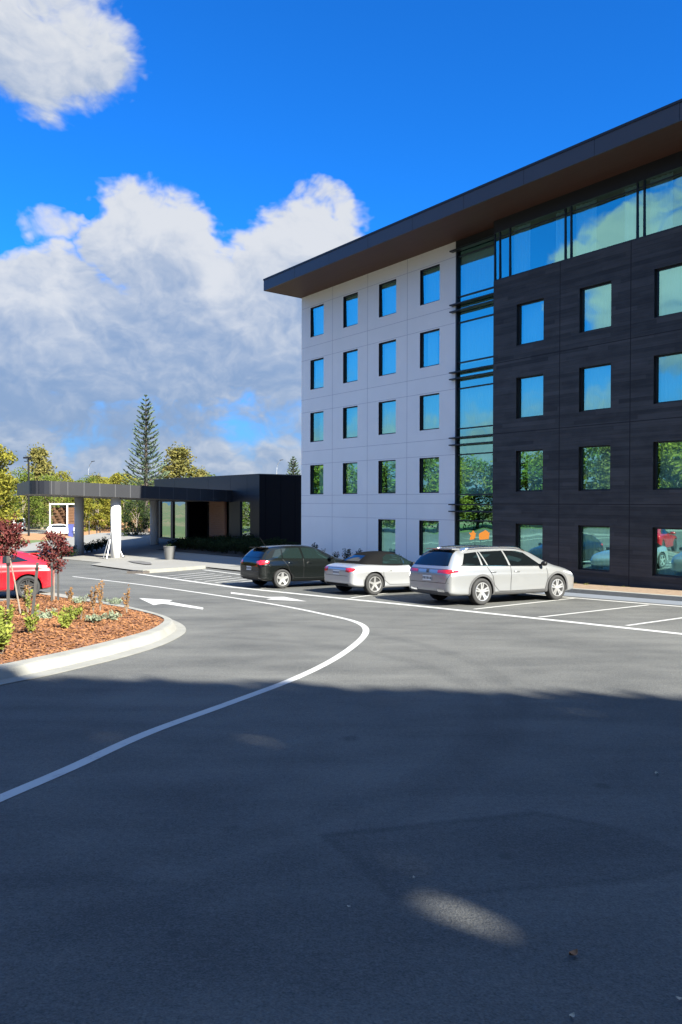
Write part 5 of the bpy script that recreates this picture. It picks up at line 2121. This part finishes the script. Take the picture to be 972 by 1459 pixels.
def wall_shrub(u, p, z, h, w, lab, grp, seed, lm=L_dark):
    q = B(u, p, z)
    key = 'ws%d%s' % (seed % 3, lm.name)
    if key not in PROTO:
        rr_ = random.Random(seed % 3)
        sb, lb = MB(), MB()
        for k in range(8):
            a = 2 * pi * k / 8
            e = Vector((cos(a) * .4 * rr_.uniform(.5, 1), sin(a) * .4 * rr_.uniform(.5, 1), rr_.uniform(.6, 1)))
            sb.tube([(0, 0, -.03), e * .5, e], [.015, .01, .004], 5, cap=False)
            for f in (.4, .7, 1.0):
                leaf_quads(lb, e * f, 16, (.2, .2, .16), .13, rr_)
        so_, lo_ = sb.build('stem', M_bark2), lb.build('foliage', lm)
        PROTO[key] = (so_.data, lo_.data)
        bpy.data.objects.remove(so_)
        bpy.data.objects.remove(lo_)
    t = thing('shrub', lab, 'plant', q, r.uniform(0, 6), grp)
    t.scale = (w, w, h)
    link('stem', PROTO[key][0], t)
    link('foliage', PROTO[key][1], t)


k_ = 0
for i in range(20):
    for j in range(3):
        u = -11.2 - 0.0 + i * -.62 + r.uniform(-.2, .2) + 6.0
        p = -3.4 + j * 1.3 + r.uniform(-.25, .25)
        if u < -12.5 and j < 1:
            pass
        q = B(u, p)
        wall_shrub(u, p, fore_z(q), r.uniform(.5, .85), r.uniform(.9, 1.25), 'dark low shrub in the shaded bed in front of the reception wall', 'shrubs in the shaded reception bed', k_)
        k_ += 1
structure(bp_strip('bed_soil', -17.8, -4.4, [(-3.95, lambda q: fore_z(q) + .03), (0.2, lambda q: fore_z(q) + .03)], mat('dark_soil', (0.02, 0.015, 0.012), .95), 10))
for i in range(11):
    u = .8 + i * .75
    q = B(u, .7)
    wall_shrub(u, .6 + r.uniform(-.2, .3), HB + .05, r.uniform(.35, .8), r.uniform(.3, .5), 'thin young shrub in the soil along the white hotel wall', 'young shrubs along the white wall', i)
for i in range(18):
    u = 14.2 + i * .66
    wall_shrub(u, .75 + r.uniform(-.1, .4), HB + .06, r.uniform(.1, .2), r.uniform(.2, .32), 'tiny weed in the bare soil along the charcoal wall', 'weeds along the charcoal wall', i, L_olive)

# --- mulch bank, lawn, path and road far left behind the canopy
def far_sheet(name, pxs, m_, lift, kind='structure'):
    o = sheet(name, [G(*p) for p in pxs], m_, lift)
    o['kind'] = kind
    return o


far_sheet('lawn', [(-80, 776), (240, 776), (250, 766), (-80, 766)], M_grass, .01)
far_sheet('far_path', [(-90, 790), (100, 789), (150, 784), (190, 778), (-90, 781)], M_conc2, .015)
far_sheet('far_road', [(-90, 762.5), (250, 762.5), (250, 755), (-90, 755)], M_conc2, .012)


def bank(name, px0, px1, Y0, Y1, zt, m_):
    mb = MB()
    n = 24
    for i in range(n + 1):
        px = px0 + (px1 - px0) * i / n
        k = ray(px, 717)
        k = k.x / k.y
        for f, h in ((0, 0.0), (.25, .3), (.55, .75), (.8, .97), (1, 1.0)):
            Y = Y0 + (Y1 - Y0) * f
            w = 1 + .12 * sin(i * 1.7 + f * 5)
            mb.v.append((k * Y, Y, gz(k * Y, Y) + .01 + zt * h * w * min(1, i / 2, (n - i) / 2)))
    for i in range(n):
        for j in range(4):
            a = i * 5 + j
            mb.f.append((a, a + 1, a + 6, a + 5))
            mb.mi.append(0)
    return structure(mb.build(name, m_, smooth=True))


bank('mulch_bank', 106, 262, 94, 116, 1.55, M_farmulch)
bank('mulch_bank', -90, 108, 83, 92, .35, M_farmulch)
# low plants in front of the columns
for i, (px, py) in enumerate([(97, 793), (102, 794), (124, 791), (131, 791), (138, 790), (145, 789), (152, 788), (90, 794)]):
    q = G(px, py)
    t_p = (P0 - q).dot(NIN)
    u_ = (q - P0).dot(DV)
    wall_shrub(u_, t_p, max(gz(q.x, q.y), fore_z(q) if t_p < 7 else -9), .75, 1.0, 'dark low shrub behind the canopy columns', 'low shrubs behind the columns', i)

# ================================================================== STREET FURNITURE AND SMALL THINGS
def lamp(px, Y, h, label, head='box'):
    k = ray(px, 717)
    x = k.x / k.y * Y
    t = thing('street_lamp', label, 'street lamp', (x, Y, gz(x, Y)), 0)
    if head == 'box':
        mb = MB()
        mb.tube([(0, 0, -.1), (0, 0, h)], [.12, .09], 10)
        mb.build('pole', M_trim, t)
        mb = MB()
        mb.box(-.55, .25, -.2, .2, h - .02, h + .16)
        mb.build('lamp_head', M_trim, t)
        mb = MB()
        mb.tube([(0, 0, h - .4), (-.5, 0, h - .32)], .05, 6)
        mb.build('bracket', M_trim, t)
    else:
        mb = MB()
        pts = [(0, 0, -.1), (0, 0, h * .75), (.05, 0, h * .87), (.25, 0, h * .95), (.7, 0, h)]
        mb.tube(pts, [.10, .075, .065, .06, .05], 8)
        mb.build('pole', M_steel, t)
        mb = MB()
        mb.add([(.6, -.14, h - .03), (1.25, -.12, h + .1), (1.25, .12, h + .1), (.6, .14, h - .03), (.6, -.1, h + .1), (1.2, -.08, h + .2), (1.2, .08, h + .2), (.6, .1, h + .1)],
               [(0, 3, 2, 1), (4, 5, 6, 7), (0, 1, 5, 4), (1, 2, 6, 5), (2, 3, 7, 6), (3, 0, 4, 7)])
        mb.build('lamp_head', M_trim, t)


lamp(41, 88, 9.1, 'dark lamp post with a flat head above the left end of the canopy')
lamp(126, 150, 12.0, 'faint thin lamp with a curved arm above the middle of the canopy', 'arm')
lamp(394, 140, 11.8, 'faint distant lamp with a curved arm left of the white hotel wall', 'arm')
# lamp mirrored in the tall glass strip
t = thing('street_lamp', 'lamp post mirrored in the tall glass strip', 'street lamp', (-34, 30.5, gz(0, 30.5)), pi / 2)
mb = MB()
mb.tube([(0, 0, -.1), (0, 0, 6.6)], [.11, .08], 10)
mb.build('pole', M_trim, t)
mb = MB()
mb.box(-1.3, .25, -.14, .14, 6.6, 6.75)
mb.build('lamp_head', M_trim, t)


def mirrored(px, py, dist):
    """where a thing must stand to be seen at this pixel as a reflection in the facade glass"""
    v = ray(px, py).normalized()
    o = Vector((0, 0, EYE))
    Pn = P0 + NIN * 0.11
    t = (Pn - o).dot(NIN) / v.dot(NIN)
    hit = o + v * t
    rv = v - NIN * 2 * v.dot(NIN)
    return hit + rv * dist


for i, (px, py) in enumerate(((674, 762), (690, 763))):
    q = mirrored(px, py, 22)
    z0 = gz(q.x, q.y)
    q2 = mirrored(px, py + 14, 22)
    t = thing('road_sign', ('orange arrow shaped work sign', 'orange house shaped work sign')[i] + ' on a pale stand, mirrored in the glass strip', 'sign', (q.x, q.y, z0), 0)
    mb = MB()
    s = .29
    shp = [(0, .62), (.30, .30), (.5, .28), (.34, .02), (.36, -.5), (-.36, -.5), (-.34, .02), (-.5, .28), (-.30, .30)] if i == 0 else [(0, .55), (.52, .22), (.45, -.48), (-.45, -.48), (-.52, .22)]
    zc = q.z - z0
    mb.add([(0.0, a * s * 1.9, zc + b * s * 1.9) for a, b in shp] + [(-.03, a * s * 1.9, zc + b * s * 1.9) for a, b in shp],
           [tuple(range(len(shp))), tuple(range(len(shp), 2 * len(shp)))[::-1]] + [(k, k + len(shp), (k + 1) % len(shp) + len(shp), (k + 1) % len(shp)) for k in range(len(shp))])
    mb.build('panel', M_orange, t)
    mb = MB()
    for y in (-.2, .2):
        mb.tube([(-.06, y, 0), (-.06, y, zc - .3)], .025, 6)
    mb.build('stand', M_steel, t)
q = mirrored(745, 776, 34)
z0 = gz(q.x, q.y)
t = thing('traffic_cone', 'orange traffic cone mirrored in the first charcoal ground floor window', 'traffic cone', (q.x, q.y, z0), 0)
mb = MB()
mb.lathe([(.32, 0.05), (.30, .06), (.17, .55), (.06, 1.25), (.0, 1.27)], 20, 'z')
mb.build('body', M_orange, t)
mb = MB()
mb.box(-.36, .36, -.36, .36, 0, .05)
mb.build('base', M_binblk, t)
# kerbed island and path on the left, seen only in the glass
structure(sheet('mirrored_path', [(-40, 8), (-36, 8), (-33, 34), (-37, 36)], M_conc2, .012))
structure(sheet('mirrored_lawn', [(-75, -14), (-55, -14), (-52, 40), (-75, 50)], M_grass, .015))
structure(sheet('mirrored_path', [(-36, 44), (-33, 44), (-36, 71), (-39, 71)], M_conc2, .014))
structure(sheet('mirrored_path', [(-30, 22), (-28.6, 22), (-24, 40), (-26, 40)], M_conc, .016))

# --- leaning props beside the sunlit column
def wpt(px, py):
    q = G(px, py)
    for _ in range(3):
        z = fore_z(q)
        v = ray(px, py)
        q = Vector((v.x * (z - EYE) / v.z, v.y * (z - EYE) / v.z, z))
    return q


for i, (px, py, dx_, lab, m_) in enumerate([(147, 796, .55, 'thin grey pole leaning towards the sunlit column', M_steel), (152, 797, .16, 'short white pole leaning left of the sunlit column', M_whitep), (176, 794, -.45, 'short white batten leaning against the right of the sunlit column', M_whitep)]):
    p = wpt(px, py)
    t = thing('leaning_pole', lab, 'pole', p)
    mb = MB()
    h = (2.1, 1.25, .75)[i]
    mb.tube([(0, 0, 0), (dx_, .25, h)], (.03, .032, .028)[i], 8)
    mb.build('shaft', m_, t)
    mb = MB()
    mb.tube([(0, 0, 0), (0.01, 0, .05)], .05 if i == 0 else .075, 8)
    mb.build('foot', M_binblk, t)

# bucket planter on the paving
p = wpt(242, 797)
t = thing('bucket_planter', 'grey metal bucket planter on the paving before the entrance', 'planter', p)
mb = MB()
mb.lathe([(0, 0), (.26, 0), (.36, .75), (.38, .75), (.38, .79), (.34, .79), (.33, .70), (0, .70)], 24, 'z')
mb.build('bucket', mat('galvanised_steel', (.16, .158, .155), .5, metal=.5), t, smooth=False)
mb = MB()
leaf_quads(mb, Vector((0, 0, .82)), 60, (.28, .28, .12), .12, random.Random(4))
mb.build('foliage', L_dark, t)

# iron drain grate in the kerb nib and a dark sheet painting a curved shadow on the paving
p = G(197, 817)
t = thing('drain_grate', 'dark iron drain grate set at the end of the white nib kerb', 'drain', p, radians(-20))
mb = MB()
mb.box(-.42, .42, -.25, .25, .0, .11)
mb.build('frame', mat('dark_stone', (.10, .085, .075), .9, vary=.4, vscale=8), t)
mb = MB()
for k in range(6):
    mb.box(-.34 + k * .12, -.28 + k * .12, -.2, .2, .112, .122)
mb.build('grate', M_binblk, t)
structure(sheet('painted_shadow', [wpt(182, 801.0), wpt(200, 800.8), wpt(214, 803.2), wpt(217, 806), wpt(208, 806.2), wpt(190, 803.4)], mat('shadow_tone', (.075, .072, .07), .9), .10))

# tree stakes on the far lawn
for i, (px, h) in enumerate([(127, 2.2), (138, 1.7), (142.5, 1.7), (178, 2.6)]):
    q = G(px, 772 if i else 773)
    t = thing('tree_stake', ('thin stake on the far lawn right of the shaded column', 'left stake of the far pair seen between the columns', 'right stake of the far pair seen between the columns', 'tall thin stake on the far lawn right of the sunlit column')[i], 'stake', q)
    mb = MB()
    mb.tube([(0, 0, 0), (0.02, 0, h)], .06, 6)
    mb.build('post', M_stake, t)
    mb = MB()
    mb.box(-.08, .1, -.08, .08, h * .8, h * .8 + .06)
    mb.build('tie', M_trim, t)

# dry leaves on the asphalt
lf = [(817, 1361, .085, 'curled pinkish leaf lying on the asphalt at the lower right'), (936, 1103, .07, 'small pale leaf on the shaded asphalt at the right'), (968, 1424, .045, 'tiny pale leaf at the lower right corner'), (815, 1449, .05, 'tiny pale leaf at the bottom edge'), (590, 1251, .035, 'tiny pale leaf on the dark patch'), (497, 1292, .03, 'tiny pale leaf left of the light patches')]
for i, (px, py, s, lab) in enumerate(lf):
    q = G(px, py, .012)
    mb = MB()
    n = 7
    for a in range(n):
        f = a / (n - 1) * 2 - 1
        w = (1 - f * f) * .32 + .02
        z = .5 * f * f
        mb.v += [(f * .5, -w, z * .5 + .18), (f * .5, 0, z * .35), (f * .5, w, z * .5 + .18)]
    for a in range(n - 1):
        for b in range(2):
            mb.f.append((a * 3 + b, (a + 1) * 3 + b, (a + 1) * 3 + b + 1, a * 3 + b + 1))
            mb.mi.append(0)
    o = mb.build('fallen_leaf', M_leafdry if i == 0 else mat('pale_leaf', (.42, .36, .28), .8), smooth=True)
    o.location = q
    o.scale = (s * .62, s * .62, s * .62)
    o.rotation_euler.z = i * 1.1 + .5
    tag(o, lab, 'leaf')

# ================================================================== what shades the foreground: a tall clipped shelterbelt behind the camera
e1, e2 = G(0, 968), G(972, 1000)
LS = 27.0
sh = Vector((SDIR.x, SDIR.y, 0)).normalized()
a1, a2 = e1 + sh * LS, e2 + sh * LS
along = (a2 - a1)
along.z = 0
Lab = along.length
along.normalize()
nrm = Vector((-along.y, along.x, 0))           # towards the camera side
TOPZ = (e1.z + e2.z) / 2 + LS * tan(SUN_EL)
org = a1 - along * 26
org.z = gz(org.x, org.y)
t = thing('shelterbelt', 'tall clipped shelterbelt hedge that throws its shadow over the foreground', 'hedge', org, atan2(along.y, along.x))
HH = TOPZ - org.z - .1
LEN = 26 + Lab + 42
HOLES = []
for px, py, rw, rh in ((655, 1306, .30, .19), (690, 1318, .38, .27), (725, 1330, .40, .29), (760, 1343, .36, .25), (800, 1356, .30, .18), (840, 1366, .26, .15), (330, 1054, .38, .22), (300, 1049, .3, .18), (365, 1058, .3, .18), (930, 1212, .18, .14), (965, 1224, .22, .16), (985, 1256, .2, .14), (1015, 1268, .22, .16), (590, 1200, .2, .13), (130, 1058, .26, .12)):
    q = G(px, py)
    # follow the sun back to the plane of the hedge
    d = SDIR
    tt = ((org - q).dot(nrm)) / d.dot(nrm)
    h = q + d * tt
    HOLES.append(((h - org).dot(along), h.z - org.z, rw, rh))
mb = MB()
r = random.Random(77)
cell = 0.22
nx_, nz_ = int(LEN / cell), int(HH / cell)
zmin = 2.0
for i in range(nx_):
    for j in range(nz_ + 3):
        x, z = (i + .5) * cell, (j + .5) * cell
        top = HH + .03 * sin(x * .9) * sin(x * .37 + 1) + .02 * sin(x * 2.7)
        if z > top:
            continue
        f = 1e9
        for hx, hz, rw, rh in HOLES:
            # the hole is stretched so that its image on the ground has the half sizes rw x rh
            f = min(f, ((x - hx) / (rw * .5 + .10)) ** 2 + ((z - hz) / (rh * .5 + .10)) ** 2)
        if f < 1:
            continue
        dense = 1 if z < top - .5 else 1
        c = Vector((x + r.uniform(-.05, .05), r.uniform(-.25, .25), z + r.uniform(-.05, .05)))
        s = .32 if f > 3.5 else (.17 if f > 1.5 else .10)
        d = Vector((r.uniform(-1, 1), r.uniform(-.35, .35), r.uniform(-1, 1))).normalized()
        u_ = d.cross(Vector((0, 1, 0))).normalized()
        mb.add([c - d * s, c + u_ * s, c + d * s, c - u_ * s], [(0, 1, 2, 3)])
        if f > 2.6:
            c2 = Vector((x, r.uniform(.1, .5) * r.choice((-1, 1)), z))
            s = .30
            mb.add([c2 - d * s, c2 + u_ * s, c2 + d * s, c2 - u_ * s], [(0, 1, 2, 3)])
mb.build('foliage', L_hedge, t)
mb = MB()
for i in range(0, int(LEN), 2):
    mb.tube([(i + .5, 0, -.1), (i + .55, 0, HH * .5), (i + .5, 0, HH * .95)], [.16, .1, .03], 6)
mb.build('trunk', M_bark2, t)
